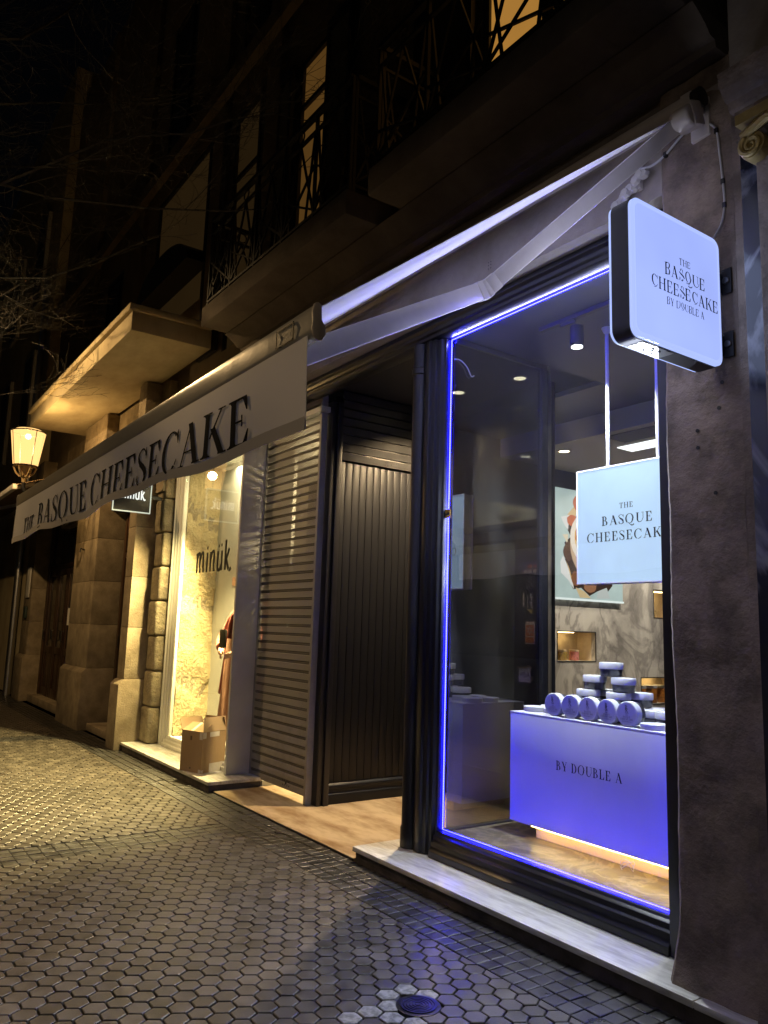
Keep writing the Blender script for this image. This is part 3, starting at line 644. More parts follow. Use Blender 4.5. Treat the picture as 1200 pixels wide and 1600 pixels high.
hn = MB(); hn.lathe([(0, 0), (.026, 0), (.026, .008), (.012, .012), (.012, .04), (0, .04)], (-4.86, 4.934, 1.262), 18, 'Y'); hn.tube([(-4.86, 4.94, 1.262), (-4.90, 4.935, 1.262), (-4.99, 4.938, 1.258)], [.010, .010, .008], 10)
hn.lathe([(0, 0), (.024, 0), (.024, .006), (0, .006)], (-4.855, 4.966, 1.17), 18, 'Y'); hn.build('handle', M['bronze'], dr, smooth=True)
def sticker(x0, x1, z0, z1, m, lab, y=4.972):
    s = MB().box(x0, x1, y, y+.002, z0, z1).build('sticker', m, dr); s['label'] = lab; return s
cardblue = mat('sticker_navy', (.02, .035, .14), None); cream = mat('sticker_cream', (.55, .45, .2), None); orange = mat('sticker_orange', (.62, .22, .05), None); greyp = mat('sticker_grey', (.22, .22, .22), (.03, .03, .03), 60, .6, lo=.48, hi=.52)
s = sticker(-4.96, -4.785, 2.075, 2.19, cardblue, 'navy sticker with card emblems')
def dots(par, mm, *cs):
    m = MB()
    for (x, z, r) in cs: m.lathe([(0, 0), (r, 0), (r, .001), (0, .001)], (x, 4.9695, z), 18, 'Y')
    m.build('emblem', mm, par)
dots(s, orange, (-4.865, 2.143, .017)); dots(s, mat('sticker_red', (.4, .03, .05)), (-4.887, 2.143, .0165), (-4.81, 2.143, .014))
m = MB(); m.box(-4.95, -4.905, 4.9695, 4.971, 2.085, 2.115).box(-4.897, -4.855, 4.9695, 4.971, 2.085, 2.115).box(-4.835, -4.80, 4.9695, 4.971, 2.085, 2.118); m.build('card_mark', M['paper'], s)
sticker(-4.925, -4.815, 1.945, 2.06, greyp, 'worn grey sticker')
m = MB()
for k in range(6): m.box(-4.875+.006*(k % 3), -4.850+.006*(k % 2), 4.9705, 4.972, 1.90-.022*k-.016, 1.90-.022*k)
for k in range(5): m.box(-4.908, -4.898, 4.9705, 4.972, 1.88-.022*k-.014, 1.88-.022*k)
m.box(-4.962, -4.945, 4.9705, 4.972, 1.79, 1.91); m.build('sticker', M['paper'], dr)['label'] = 'torn white sticker remains'
m = MB(); m.add([(-4.915, 4.971, 1.765), (-4.845, 4.971, 1.765), (-4.845, 4.971, 1.72)], [(0, 1, 2)]); m.build('sticker', cream, dr)['label'] = 'torn cream corner'
s = sticker(-4.93, -4.818, 1.465, 1.66, M['paper'], 'white and orange sticker')
MB().box(-4.922, -4.826, 4.9695, 4.971, 1.535, 1.63).box(-4.922, -4.826, 4.9695, 4.971, 1.475, 1.525).build('colour_field', orange, s)
m = MB()
for a in (30, 90, 150, 210, 270, 330):
    c, d = math.cos(math.radians(a)), math.sin(math.radians(a)); m.bar((-4.874+.012*c, 4.969, 1.583+.012*d), (-4.874+.034*c, 4.969, 1.583+.034*d), .010, .001, up=(0, 1, 0))
m.build('emblem', M['paper'], s)
s = sticker(-4.965, -4.825, 1.14, 1.265, M['white'], 'white sticker with blue letters', 4.93)
v = font_text('lettering', 'VISA', (-4.895, 4.9285, 1.203), (PI/2, 0, 0), .062, mat('sticker_blue', (.01, .03, .2)), None)
v.parent = s; v.location = Vector((-4.895, 4.9285, 1.203))-org(dr)
# ================================================================ SHOP INTERIOR
HX = -6.12
holes = [(6.68, 7.32, 1.265, 1.59), (8.44, 9.05, 1.81, 2.15), (8.16, 8.95, .75, 1.06)]
mb = MB(); cells(mb, 'Y', 5.06, 9.6, 0.012, 2.95, holes, HX-.06, HX); lw = mb.build('wall_left', M['marblewall']); struct(lw)
struct(MB().box(HX-.06, HX-.002, 5.06, 9.6, 2.952, 3.9).build('wall_left', M['nightwall']))
struct(MB().box(HX-.4, -2.1, 9.602, 9.7, 0, 3.9).build('wall_back', M['nightwall']))
struct(MB().box(-2.2, -2.12, 3.462, 9.6, 0, 3.9).build('wall_right', M['nightwall']))
struct(MB().box(-4.12, -2.205, 3.462, 9.6, 3.655, 3.70).box(-6.1, -4.122, 5.07, 9.6, 3.655, 3.70).build('ceiling', M['nightwall']))
struct(MB().box(-6.1, -2.205, 5.75, 9.6, 3.45, 3.653).build('soffit', M['soffit']))
struct(MB().box(-4.65, -2.205, 4.62, 9.6, -.05, .015).box(-6.1, -4.652, 5.07, 9.6, -.05, .015).build('floor', M['displayfloor']))
struct(MB().box(-4.12, -2.205, 3.462, 4.62, -.05, .25).build('display_floor', M['displayfloor']))
rp = thing('side_screen', 'angled black screen between entrance door and display pane', 'screen', (-4.4, 4.7, 0))
MB().obox((-4.41, 4.69, 1.9), Vector((-.25, .295, 0)), Vector((.015, .0127, 0)), Vector((0, 0, 1.88))).build('panel', M['black'], rp)
# wall niches with jars
for k, (y0, y1, z0, z1) in enumerate(holes):
    nm = ['lit wall niche holding three small jars, left of the jar pyramid', 'lit wall niche high up at right behind the hanging sign', 'lit wall niche with amber jars behind the jar pyramid'][k]
    t = thing('wall_niche', nm, 'niche', (HX, (y0+y1)/2, z0), 'lit niches in the marble wall')
    m = MB(); e = .004
    m.box(HX-.30, HX-.28, y0-.02, y1+.02, z0-.02, z1+.02).box(HX-.28, HX-.062, y0-.02, y0-.001, z0-.02, z1+.02).box(HX-.28, HX-.062, y1+.001, y1+.02, z0-.02, z1+.02)
    m.box(HX-.28, HX-.062, y0, y1, z0-.02, z0-.001).box(HX-.28, HX-.062, y0, y1, z1+.001, z1+.02); m.build('lining', M['niche'], t)
    f = MB()
    for a, b, c, d in ((y0-.012, y1+.012, z0-.012, z0), (y0-.012, y1+.012, z1, z1+.012), (y0-.012, y0, z0, z1), (y1, y1+.012, z0, z1)): f.box(HX-.004, HX+.004, a, b, c, d)
    f.build('frame', M['iron'], t)
    MB().box(HX-.2, HX-.15, y0+.2, y1-.2, z1-.008, z1-.002).build('lamp', emis('niche_lamp', (1, .72, .32), 14), t)
def jar_glass(name, col, loc, r, h, lab, g, lidm):
    t = thing(name, lab, 'jar', loc, g)
    MB().lathe([(0, .001), (r*.93, .001), (r, .01), (r, h*.80), (r*.9, h*.84), (0, h*.84)], loc, 20).build('body', mat('jar_content', col, tuple(c*.5 for c in col), 60, .25, lo=.4, hi=.6), t, smooth=True)
    MB().lathe([(0, h*.845), (r*1.03, h*.845), (r*1.03, h), (0, h)], loc, 20).build('lid', lidm, t, bevel=.002)
beech = mat('beech_lid', (.55, .40, .22))
jar_glass('small_jar', (.18, .10, .03), (-6.25, 6.74, 1.266), .04, .11, 'small dark jar at left end of the lit wall niche', 'jars in the wall niches', M['alu'])
jar_glass('small_jar', (.42, .27, .07), (-6.25, 6.90, 1.266), .058, .12, 'small ochre jar in the middle of the lit wall niche', 'jars in the wall niches', beech)
jar_glass('small_jar', (.6, .22, .18), (-6.25, 7.10, 1.266), .055, .12, 'small pink speckled jar at right in the lit wall niche', 'jars in the wall niches', beech)
for k in range(3): jar_glass('amber_jar', (.36, .13, .02), (-6.25, 8.28+.22*k, .751), .09, .21, ['left', 'middle', 'right'][k]+' of the amber jars in the niche behind the jar pyramid', 'amber jars in the low niche', M['soffit'])
jar_glass('small_jar', (.5, .34, .14), (-6.25, 8.56, 1.811), .06, .11, 'small pale jar in the upper right wall niche', 'jars in the wall niches', beech)
# poster: torn paper round a bowl of dessert and walnuts (flat backlit picture)
po = thing('wall_poster', 'backlit food poster of pale torn paper round a dark hole on marble wall', 'poster', (HX, 7.17, 1.97))
PY0, PZ0, PW, PH = 6.57, 1.975, 1.21, 1.262
MB().box(HX+.002, HX+.04, PY0, PY0+PW, PZ0, PZ0+PH).build('board', emis('poster_paper', (.36, .46, .44), 1.0, noise=3), po)
MB().box(HX+.002, HX+.05, PY0-.01, PY0+PW+.01, PZ0-.022, PZ0-.001).build('rail', emis('poster_rail', (.75, .85, .82), .9), po)
def pflat(name, pts, m, e):
    q = MB(); q.add([(HX+.04+e, PY0+p[0]*PW, PZ0+(1-p[1])*PH) for p in pts], [tuple(range(len(pts)))]); return q.build(name, m, po)
def wob(c, rx, ry, n=14, a=.12, sd=1):
    r = random.Random(sd); return [(c[0]+rx*(1+r.uniform(-a, a))*math.cos(2*PI*i/n), c[1]+ry*(1+r.uniform(-a, a))*math.sin(2*PI*i/n)) for i in range(n)]
hole = [(.36, .06), (.40, .15), (.30, .26), (.22, .22), (.18, .36), (.24, .44), (.15, .50), (.20, .62), (.12, .68), (.17, .78), (.27, .92), (.38, .90), (.50, .97), (.62, .92), (.72, .96), (.84, .86), (.86, .6), (.84, .3), (.72, .12), (.55, .05)]
pflat('picture', hole, emis('poster_dark', (.035, .018, .012), .8), .002)
for i, (pts, c) in enumerate([([(.33, .03), (.37, .08), (.30, .27), (.19, .24), (.28, .16)], (.62, .45, .22)), ([(.10, .27), (.22, .24), (.20, .38), (.15, .34)], (.68, .70, .68)), ([(.12, .43), (.20, .42), (.19, .52), (.16, .47)], (.7, .62, .45)),
     ([(.13, .62), (.17, .68), (.24, .80), (.28, .92), (.20, .84), (.10, .78), (.09, .68)], (.72, .74, .72)), ([(.17, .66), (.22, .74), (.28, .90), (.24, .83)], (.60, .42, .16)), ([(.30, .90), (.42, .93), (.52, .99), (.36, .99)], (.62, .48, .26)), ([(.62, .92), (.75, .88), (.80, .98), (.60, .99)], (.5, .55, .53))]):
    pflat('picture', pts, emis('poster_flap_%d' % i, c, .75), .003+.0005*i)
for i, (c, rx, ry, col) in enumerate([((.33, .12), .06, .07, (.5, .10, .03)), ((.26, .29), .08, .055, (.5, .11, .03)), ((.20, .58), .07, .09, (.10, .05, .03)), ((.34, .72), .12, .12, (.05, .03, .022)), ((.30, .82), .06, .07, (.22, .09, .04)), ((.5, .88), .09, .06, (.3, .14, .07))]):
    pflat('picture', wob(c, rx, ry, 16, .08, i), emis('poster_nut_%d' % i, col, .75), .007+.0005*i)
pflat('picture', wob((.55, .50), .33, .34, 28, .0), emis('bowl_side', (.55, .40, .26), .75), .011)
pflat('picture', wob((.55, .44), .33, .27, 28, .0), emis('bowl_rim', (.74, .68, .58), .8), .012)
pflat('picture', wob((.55, .44), .27, .21, 28, .0), emis('bowl_cream', (.70, .48, .18), .8), .013)
for i, c in enumerate([((.36, .42), .07, .08), ((.42, .54), .07, .06), ((.45, .36), .06, .04)]): pflat('picture', wob(c[0], c[1], c[2], 12, .2, i), emis('bowl_caramel_%d' % i, (.45, .13, .02), .8), .014+.0005*i)
pflat('picture', wob((.40, .47), .035, .05, 10, .1, 8), emis('bowl_fruit', (.75, .30, .04), .8), .017)
# ---------------------------------------------------------------- display counter
ct = thing('display_counter', 'white display counter lit blue with a warm lit plinth and serif lettering', 'counter', (-3.05, 3.8, .25))
MB().box(-3.905, -2.26, 3.80, 4.42, .335, 1.022).build('body', M['white'], ct, bevel=.003)
MB().box(-3.905, -2.26, 3.797, 4.42, 1.0225, 1.036).build('top', M['white'], ct, bevel=.002)
MB().box(-3.735, -2.30, 3.872, 4.38, .251, .3345).build('plinth', M['plinth'], ct)
MB().box(-3.72, -2.31, 3.812, 3.822, .328, .3345).build('light_strip', M['warm_strip'], ct)
m = MB(); text(m, 'BY DOUBLE A', (-3.497, 3.8, .717), (1, 0, 0), (0, 0, 1), (0, -1, 0), .056, .505, tr=.10); m.build('lettering', M['darkink'], ct)
# jars: standing labelled lids
CT = 1.0365
def lid_label(parent, c, r, nrm=(0, -1, 0)):
    x, y, z = c
    m = MB(); m.lathe([(0, 0), (r*.86, 0), (r*.86, .0008), (0, .0008)], (x, y-.0008, z), 36, 'Y'); lb = m.build('label', M['lidlabel'], parent)
    m = MB(); kw = dict(rt=(1, 0, 0), up=(0, 0, 1), nrm=(0, -1, 0)); y -= .0009
    text(m, 'B', (x-.002, y, z+r*.30), h=r*.40, align='C', step=.00004, **kw); text(m, '&', (x+.002, y-.001, z+r*.05), h=r*.42, align='C', step=.00004, **kw)
    for s_, zz, hh in (('THE', -.12, .10), ('BASQUE', -.30, .14), ('CHEESECAKE', -.48, .14), ('BY DOUBLE A', -.64, .10)): text(m, s_, (x, y, z+r*zz), h=r*hh, align='C', step=.00004, **kw)
    m.build('lettering', M['ink'], lb)
proto = thing('labelled_jar', 'standing jar lid with printed label, first from left on the counter edge', 'jar', (-3.551, 3.86, CT), 'jars standing on edge along the counter front')
RL = .072
MB().lathe([(0, -.03), (RL-.004, -.03), (RL, -.026), (RL, .018), (RL-.004, .022), (0, .022)], (-3.551, 3.86, CT+RL), 40, 'Y').build('lid', M['lid'], proto, smooth=True)
MB().lathe([(0, .0225), (RL-.006, .0225), (RL-.006, .060), (0, .060)], (-3.551, 3.86, CT+RL), 36, 'Y').build('body', M['jarbody'], proto, smooth=True)
lid_label(proto, (-3.551, 3.83, CT+RL), RL)
def copy_thing(src, loc, label=None, rotz=0):
    r = src.copy(); COL.objects.link(r); r.location = loc; r.rotation_euler = (0, 0, rotz)
    if label: r['label'] = label
    for ch in src.children:
        c = ch.copy(); COL.objects.link(c); c.parent = r
        for g_ in ch.children:
            d = g_.copy(); COL.objects.link(d); d.parent = c
    return r
for i, x in enumerate((-3.408, -3.266, -3.123, -2.979)):
    copy_thing(proto, (x, 3.86, CT), 'standing jar lid with printed label, %s on the counter edge' % ['second from left', 'third, in the middle', 'fourth from left', 'rightmost'][i], random.uniform(-.05, .05))
JH = .0885
jp = thing('stacked_jar', 'white lidded dark jar at very top of the jar pyramid', 'jar', (-3.27, 4.06, CT+3*JH), 'jars stacked in a pyramid')
def zj(k): return CT+k*JH
x, y, z = -3.27, 4.06, zj(3)
MB().lathe([(0, .0005), (.062, .0005), (.066, .005), (.070, .046), (.0, .046)], (x, y, z), 36).build('body', M['jarbody'], jp, smooth=True)
MB().lathe([(0, .0465), (.073, .0465), (.075, .049), (.075, .083), (.072, .087), (0, .087)], (x, y, z), 36).build('lid', M['lid'], jp, smooth=True)
stk = [(-3.395, 4.055, 2, 'left jar of the pair below the pyramid top'), (-3.155, 4.03, 2, 'right jar of the pair below the pyramid top'),
       (-3.42, 4.02, 1, 'front left jar in second tier of the pyramid'), (-3.165, 4.00, 1, 'front right jar in second tier of the pyramid'), (-3.37, 4.17, 1, 'rear left jar in second tier of the pyramid, half hidden'), (-3.12, 4.155, 1, 'rear right jar in second tier of the pyramid'),
       (-3.575, 4.07, 0, 'left end jar in bottom tier of the pyramid'), (-3.40, 4.06, 0, 'second jar from left in bottom tier, behind the standing lids'), (-3.13, 4.00, 0, 'third jar from left in bottom tier, behind the rightmost standing lid'), (-2.97, 4.06, 0, 'right end jar in bottom tier of the pyramid'), (-3.26, 4.20, 0, 'rear jar in bottom tier hidden behind the others'), (-3.045, 4.22, 0, 'rear right jar in bottom tier of the pyramid')]
for (x, y, k, lab) in stk: copy_thing(jp, (x+random.uniform(-.004, .004), y, zj(k)), 'white lidded dark jar, '+lab)
for i, (x, y) in enumerate(((-2.86, 4.06), (-2.70, 4.07), (-2.54, 4.08), (-2.40, 4.05), (-2.80, 4.23), (-2.62, 4.24))):
    copy_thing(jp, (x, y, CT), "white lidded dark jar right of the pyramid, %s" % ['nearest the pyramid', 'second of the front row', 'third of the front row', 'at the window edge', 'rear left', 'rear right'][i])
fj = thing('flat_lid', 'flat white lid at the left front corner of the counter', 'lid', (-3.83, 3.955, CT), 'flat white lids on the counter')
MB().lathe([(0, .0), (.072, .0), (.075, .003), (.075, .029), (.072, .032), (0, .032)], (-3.83, 3.955, CT), 36).build('lid', M['lid'], fj, smooth=True)
for i, (x, y) in enumerate(((-3.675, 3.985), (-3.83, 4.12), (-3.66, 4.15), (-2.835, 3.885), (-2.675, 3.89), (-2.52, 3.885), (-2.37, 3.89))):
    copy_thing(fj, (x, y, CT), 'flat white lid, %s' % ['beside the leftmost standing lid', 'at back left of the counter', 'behind the leftmost standing lid', 'just right of the standing lids', 'second to right of the standing lids', 'third to right of the standing lids', 'at the window edge'][i])
# ring of thin cable left on the display floor
cb = MB(); cb.tube([(-2.965+.04*math.cos(a*.55)+.008*math.sin(a), 3.80+.025*math.sin(a*.55), .256+.025*(1+math.sin(a*.9))) for a in range(20)], .0018, 5)
tag(cb.build('cable_loop', M['cable']), 'thin pale loop of cable lying before the lit plinth', 'cable')
# ---------------------------------------------------------------- hanging lightbox inside the window
# both lit signs get extra unseen lamps, added to lift the light around them
hb = thing('hanging_lightbox', 'square white lit sign hanging on two rods inside the window, three lines of lettering', 'sign', (-3.15, 4.1, 1.89))
LX0, LX1, LZ0, LZ1 = -3.56, -2.745, 1.893, 2.668
MB().box(LX0+.004, LX1-.004, 4.085, 4.165, LZ0+.004, LZ1-.004).build('frame', M['alu'], hb, bevel=.002)
MB().box(LX0+.008, LX1-.008, 4.080, 4.0845, LZ0+.008, LZ1-.008).build('face', M['box_face'], hb)
MB().box(LX0+.008, LX1-.008, 4.1655, 4.170, LZ0+.008, LZ1-.008).build('face', M['box_face'], hb)
fr = MB()
for yy in (4.076, 4.1655):
    fr.box(LX0, LX1, yy, yy+.009, LZ0, LZ0+.008).box(LX0, LX1, yy, yy+.009, LZ1-.008, LZ1).box(LX0, LX0+.008, yy, yy+.009, LZ0+.008, LZ1-.008).box(LX1-.008, LX1, yy, yy+.009, LZ0+.008, LZ1-.008)
fr.build('trim', M['white'], hb)
m = MB(); kw = dict(rt=(1, 0, 0), up=(0, 0, 1), nrm=(0, -1, 0))
cx = -3.152
text(m, 'THE', (cx, 4.08, 2.375), h=.036, width=.108, align='C', tr=.12, **kw); text(m, 'BASQUE', (cx, 4.08, 2.272), h=.062, width=.395, align='C', tr=.14, **kw); text(m, 'CHEESECAKE', (cx, 4.08, 2.168), h=.062, width=.64, align='C', tr=.14, **kw)
m.build('lettering', M['darkink'], hb)
m = MB(); kw = dict(rt=(-1, 0, 0), up=(0, 0, 1), nrm=(0, 1, 0))
text(m, 'THE', (cx, 4.170, 2.375), h=.036, width=.108, align='C', tr=.12, **kw); text(m, 'BASQUE', (cx, 4.170, 2.272), h=.062, width=.395, align='C', tr=.14, **kw); text(m, 'CHEESECAKE', (cx, 4.170, 2.168), h=.062, width=.64, align='C', tr=.14, **kw)
m.build('lettering', M['darkink'], hb)
for ix in (-.25, .25):
    for iz in (-.25, .25): lamp('lightbox_fill', 'SPOT', (-3.15+ix, 4.072, 2.28+iz), 50, (.74, .80, 1.0), 0.0, (-3.15+ix, 0, 2.28+iz), 165, .9, parent=hb)  # unseen spots added before the face to brighten awning, arms and step
for x in (-3.325, -2.935):
    r = MB(); r.tube([(x, 4.125, LZ1-.003), (x, 4.125, 3.6545)], .013, 14); r.lathe([(0, 3.615), (.02, 3.615), (.035, 3.645), (.035, 3.654), (0, 3.654)], (x, 4.125, 0), 20); r.build('rod', M['white'], hb, smooth=True)
# ---------------------------------------------------------------- track and spot, downlights
tk = thing('spot_light', 'black track spotlight with a white lit lens under the display ceiling', 'spotlight', (-3.35, 3.85, 3.65))
MB().box(-3.62, -2.3, 3.77, 3.805, 3.625, 3.6545).build('track', M['iron'], tk)
s = MB(); s.box(-3.43, -3.31, 3.775, 3.80, 3.60, 3.624); s.lathe([(0, 3.46), (.038, 3.46), (.038, 3.47), (.045, 3.475), (.045, 3.60), (.02, 3.61), (0, 3.61)], (-3.35, 3.85, 0), 24); s.build('housing', M['iron'], tk, bevel=.003)
MB().lathe([(0, 3.455), (.037, 3.455), (.037, 3.4598), (0, 3.4598)], (-3.35, 3.85, 0), 24).build('lens', M['spotlens'], tk)
t2 = thing('spot_light', 'added unseen spotlight on the display ceiling behind the projecting sign, lighting the doorstep', 'spotlight', (-2.72, 4.25, 3.65))
MB().box(-2.80, -2.64, 4.235, 4.265, 3.60, 3.6545).lathe([(0, 3.46), (.038, 3.46), (.045, 3.475), (.045, 3.60), (0, 3.60)], (-2.72, 4.25, 0), 24).build('housing', M['iron'], t2, bevel=.003)
MB().lathe([(0, 3.455), (.037, 3.455), (.037, 3.4598), (0, 3.4598)], (-2.72, 4.25, 0), 24).build('lens', M['spotlens'], t2)
lamp('spot_beam', 'SPOT', (-2.72, 4.25, 3.44), 230, (.94, .98, 1.0), .03, (-3.25, 3.28, 0.1), 46, .9, parent=t2)  # beam of the added second spot, there only to brighten the doorstep
lamp('spot_beam', 'SPOT', (-3.35, 3.85, 3.44), 430, (.88, .97, 1.0), .03, (-3.2, 3.75, 0.6), 112, .5, parent=tk)
def downlight(x, y, z, lab, e, col=(1, .78, .42), aim=None, ang=130):
    t = thing('ceiling_downlight', lab, 'downlight', (x, y, z), 'recessed round downlights')
    MB().lathe([(.055, z-.002), (.075, z-.002), (.075, z-.012), (.055, z-.006)], (x, y, 0), 24, cap=False).build('rim', M['soffit'], t, smooth=True)
    MB().lathe([(0, z-.001), (.054, z-.001), (.054, z-.005), (0, z-.005)], (x, y, 0), 24).build('lens', M['downlight'], t)
    lamp('beam', 'SPOT', (x, y, z-.02), e, col, .05, aim or (x, y, 0), ang, .7, parent=t)
downlight(-5.45, 4.60, 3.80, 'round warm downlight in the entrance ceiling before the door', 720, (1, .72, .40))
downlight(-4.78, 4.74, 3.80, 'round warm downlight seen through the upper part of the side pane', 6)
downlight(-5.42, 6.02, 3.45, 'round warm downlight in the grey shop ceiling beside the rods', 190, (1, .93, .80), aim=(-6.0, 6.6, 1.5))
downlight(-5.86, 5.90, 3.45, 'round warm downlight seen lower through the side pane', 80)
downlight(-5.1, 7.6, 3.45, 'round warm downlight deep inside the shop', 240, (1, .93, .80), aim=(-6.1, 7.8, 1.5))
downlight(-5.1, 8.7, 3.45, 'round warm downlight deepest inside the shop', 200, (1, .93, .80), aim=(-6.1, 8.6, 1.5))
tag(MB().box(-4.95, -4.45, 6.28, 6.52, 3.440, 3.449).build('ceiling_panel', M['panel_light']), 'rectangular white light panel in the grey shop ceiling', 'light panel')
v = MB()
for i in range(9): v.box(-4.75, -4.05, 5.85+.035*i, 5.865+.035*i, 3.436, 3.449)
tag(v.build('ceiling_vent', M['iron']), 'dark slatted vent in the grey shop ceiling behind the rods', 'vent')
# ---------------------------------------------------------------- LED outline of the window
led = thing('led_outline', 'glowing blue light strip running round the inside of the display window', 'light strip', (-3.27, 3.44, .26))
a, b, z0, z1 = -4.158, -2.384, .258, 3.644
def ledrun(p, q, back, k_=1.0):
    p, q, n = Vector(p), Vector(q), Vector(back); d = (q-p).normalized(); L = (q-p).length
    w = d.cross(n).normalized()
    m = MB(); m.obox((p+q)/2, d*L/2, w*.0036*k_, n*.0012); s = m.build('tape', M['led_tape'], led)
    k = int(L/.0165); m = MB()
    for i in range(k):
        m.obox(p+d*(.0165*(i+.5))+n*.0018, d*.0034, w*.0026*k_, n*.0006).obox(p+d*(.0165*(i+.5))-n*.0018, d*.0034, w*.0026*k_, n*.0006)
    m.build('diode', M['led_dot'], s)
ledrun((a, 3.437, z0), (a, 3.437, z1), (0.6, -.8, 0)); ledrun((a, 3.437, z1), (b, 3.437, z1), (0, -.8, -.6)); ledrun((b, 3.437, z0), (b, 3.437, z1), (-.6, -.8, 0)); ledrun((a, 3.437, z0), (b, 3.437, z0), (0, -.8, .6), .45)
lamp('led_fill', 'AREA', ((a+b)/2, 3.425, 3.632), 13, (.40, .40, 1.0), 1.74, ((a+b)/2, 1.5, 3.35), parent=led, sy=.015)  # extra area lamp, added to brighten the underside of the awning
MB().tube(smooth3([(-4.142, 3.45, 3.50), (-4.135, 3.50, 3.50), (-4.130, 3.56, 3.46), (-4.128, 3.60, 3.40), (-4.13, 3.63, 3.41)]), .004, 6).build('cord', M['cable'], led, smooth=True)
# small yellow caution sticker on the window
t = thing('caution_sticker', 'tiny yellow sticker with a black pictogram at left edge of the window', 'sticker', (-4.155, 3.414, 2.335))
MB().box(-4.178, -4.115, 3.4155, 3.4172, 2.335, 2.395).build('sheet', mat('yellow_sheet', (.65, .36, .05)), t)
m = MB(); m.box(-4.165, -4.125, 3.4145, 3.4153, 2.355, 2.367).box(-4.155, -4.145, 3.4145, 3.4153, 2.367, 2.383).box(-4.14, -4.128, 3.4145, 3.4153, 2.367, 2.375); m.build('pictogram', M['ink'], t)
# ================================================================ PROJECTING SIGN
sg = thing('projecting_sign', 'rounded square lit sign projecting from the pilaster, four lines of serif lettering', 'sign', (-1.9, 2.8, 2.74))
SY0, SY1, SZ0, SZ1 = 2.455, 3.085, 2.735, 3.340
def rrect(a, b, c, d, r, n=7):
    return arc(b-r, d-r, r, r, 0, 90, n)+arc(a+r, d-r, r, r, 90, 180, n)+arc(a+r, c+r, r, r, 180, 270, n)+arc(b-r, c+r, r, r, 270, 360, n)
P = rrect(SY0, SY1, SZ0, SZ1, .05)
MB().prism(P, lambda p: (-1.952, *p), lambda p: (-1.868, *p)).build('case', M['blackmatt'], sg)
P1 = rrect(SY0+.004, SY1-.004, SZ0+.004, SZ1-.004, .047)
P2 = rrect(SY0+.014, SY1-.014, SZ0+.014, SZ1-.014, .040); P3 = rrect(SY0+.026, SY1-.026, SZ0+.026, SZ1-.026, .034)
def face(sx, x0, nm):
    m = MB(); n = len(P1); A = [(x0, *p) for p in P1]; B = [(x0+sx*.014, *p) for p in P1]; C_ = [(x0+sx*.020, *p) for p in P2]; D = [(x0+sx*.017, *p) for p in P3]
    m.v += A+B+C_+D
    for k in range(3): m.f += [(k*n+i, k*n+(i+1) % n, (k+1)*n+(i+1) % n, (k+1)*n+i) for i in range(n)]
    rim = m.build('face_rim', M['sign_rim'], sg, smooth=True)
    m = MB(); m.add(D, [tuple(range(n))]); m.build('face', M['sign_face'], sg)
face(1, -1.868, 'front'); face(-1, -1.952, 'back')
m = MB(); X = -1.8505; kw = dict(rt=(0, 1, 0), up=(0, 0, 1), nrm=(1, 0, 0)); cy = 2.812
text(m, 'THE', (X, cy, 3.128), h=.030, width=.078, align='C', tr=.12, **kw); text(m, 'BASQUE', (X, cy, 3.056), h=.054, width=.285, align='C', tr=.10, **kw)
text(m, 'CHEESECAKE', (X, cy, 2.978), h=.054, width=.475, align='C', tr=.10, **kw); text(m, 'BY DOUBLE A', (X, cy, 2.925), h=.033, width=.265, align='C', tr=.10, **kw)
m.build('lettering', M['darkink'], sg)
m = MB(); X = -1.9695; kw = dict(rt=(0, -1, 0), up=(0, 0, 1), nrm=(-1, 0, 0))
text(m, 'THE', (X, cy, 3.128), h=.030, width=.078, align='C', tr=.12, **kw); text(m, 'BASQUE', (X, cy, 3.056), h=.054, width=.285, align='C', tr=.10, **kw)
text(m, 'CHEESECAKE', (X, cy, 2.978), h=.054, width=.475, align='C', tr=.10, **kw); text(m, 'BY DOUBLE A', (X, cy, 2.925), h=.033, width=.265, align='C', tr=.10, **kw)
m.build('lettering', M['darkink'], sg)
lamp('sign_fill', 'AREA', (-1.84, 2.77, 3.04), 1.5, (.62, .72, 1.0), .58, (5, 2.77, 3.04), parent=sg, sy=.56); lamp('sign_fill', 'POINT', (-2.12, 2.62, 3.04), 4.0, (.92, .90, .96), .12, parent=sg)  # added lamps just off the sign faces, brightening arms, wall and awning
for z in (2.865, 3.165):
    m = MB(); m.box(-1.935, -1.885, 3.086, 3.150, z-.045, z+.045).box(-1.884, -1.835, 3.140, 3.150, z-.06, z+.06); br = m.build('bracket', M['blackmatt'], sg, bevel=.003)
    MB().lathe([(0, -.012), (.015, -.012), (.017, -.006), (.017, 0), (0, 0)], (-1.858, 3.1395, z), 14, 'Y').build('bolt', M['steel'], br)
m = MB(); m.box(-1.945, -1.875, SY0+.09, SY0+.30, SZ0-.0015, SZ0-.0002); m.build('base_plate', M['alu'], sg)
m = MB()
for dx, dy in ((-.02, .17), (.015, .19), (-.02, .23), (.012, .235), (0, .205)): m.lathe([(0, -.004), (.006, -.004), (.006, -.0016), (0, -.0016)], (-1.91+dx, SY0+dy, SZ0), 8)
m.build('screw', M['iron'], sg)
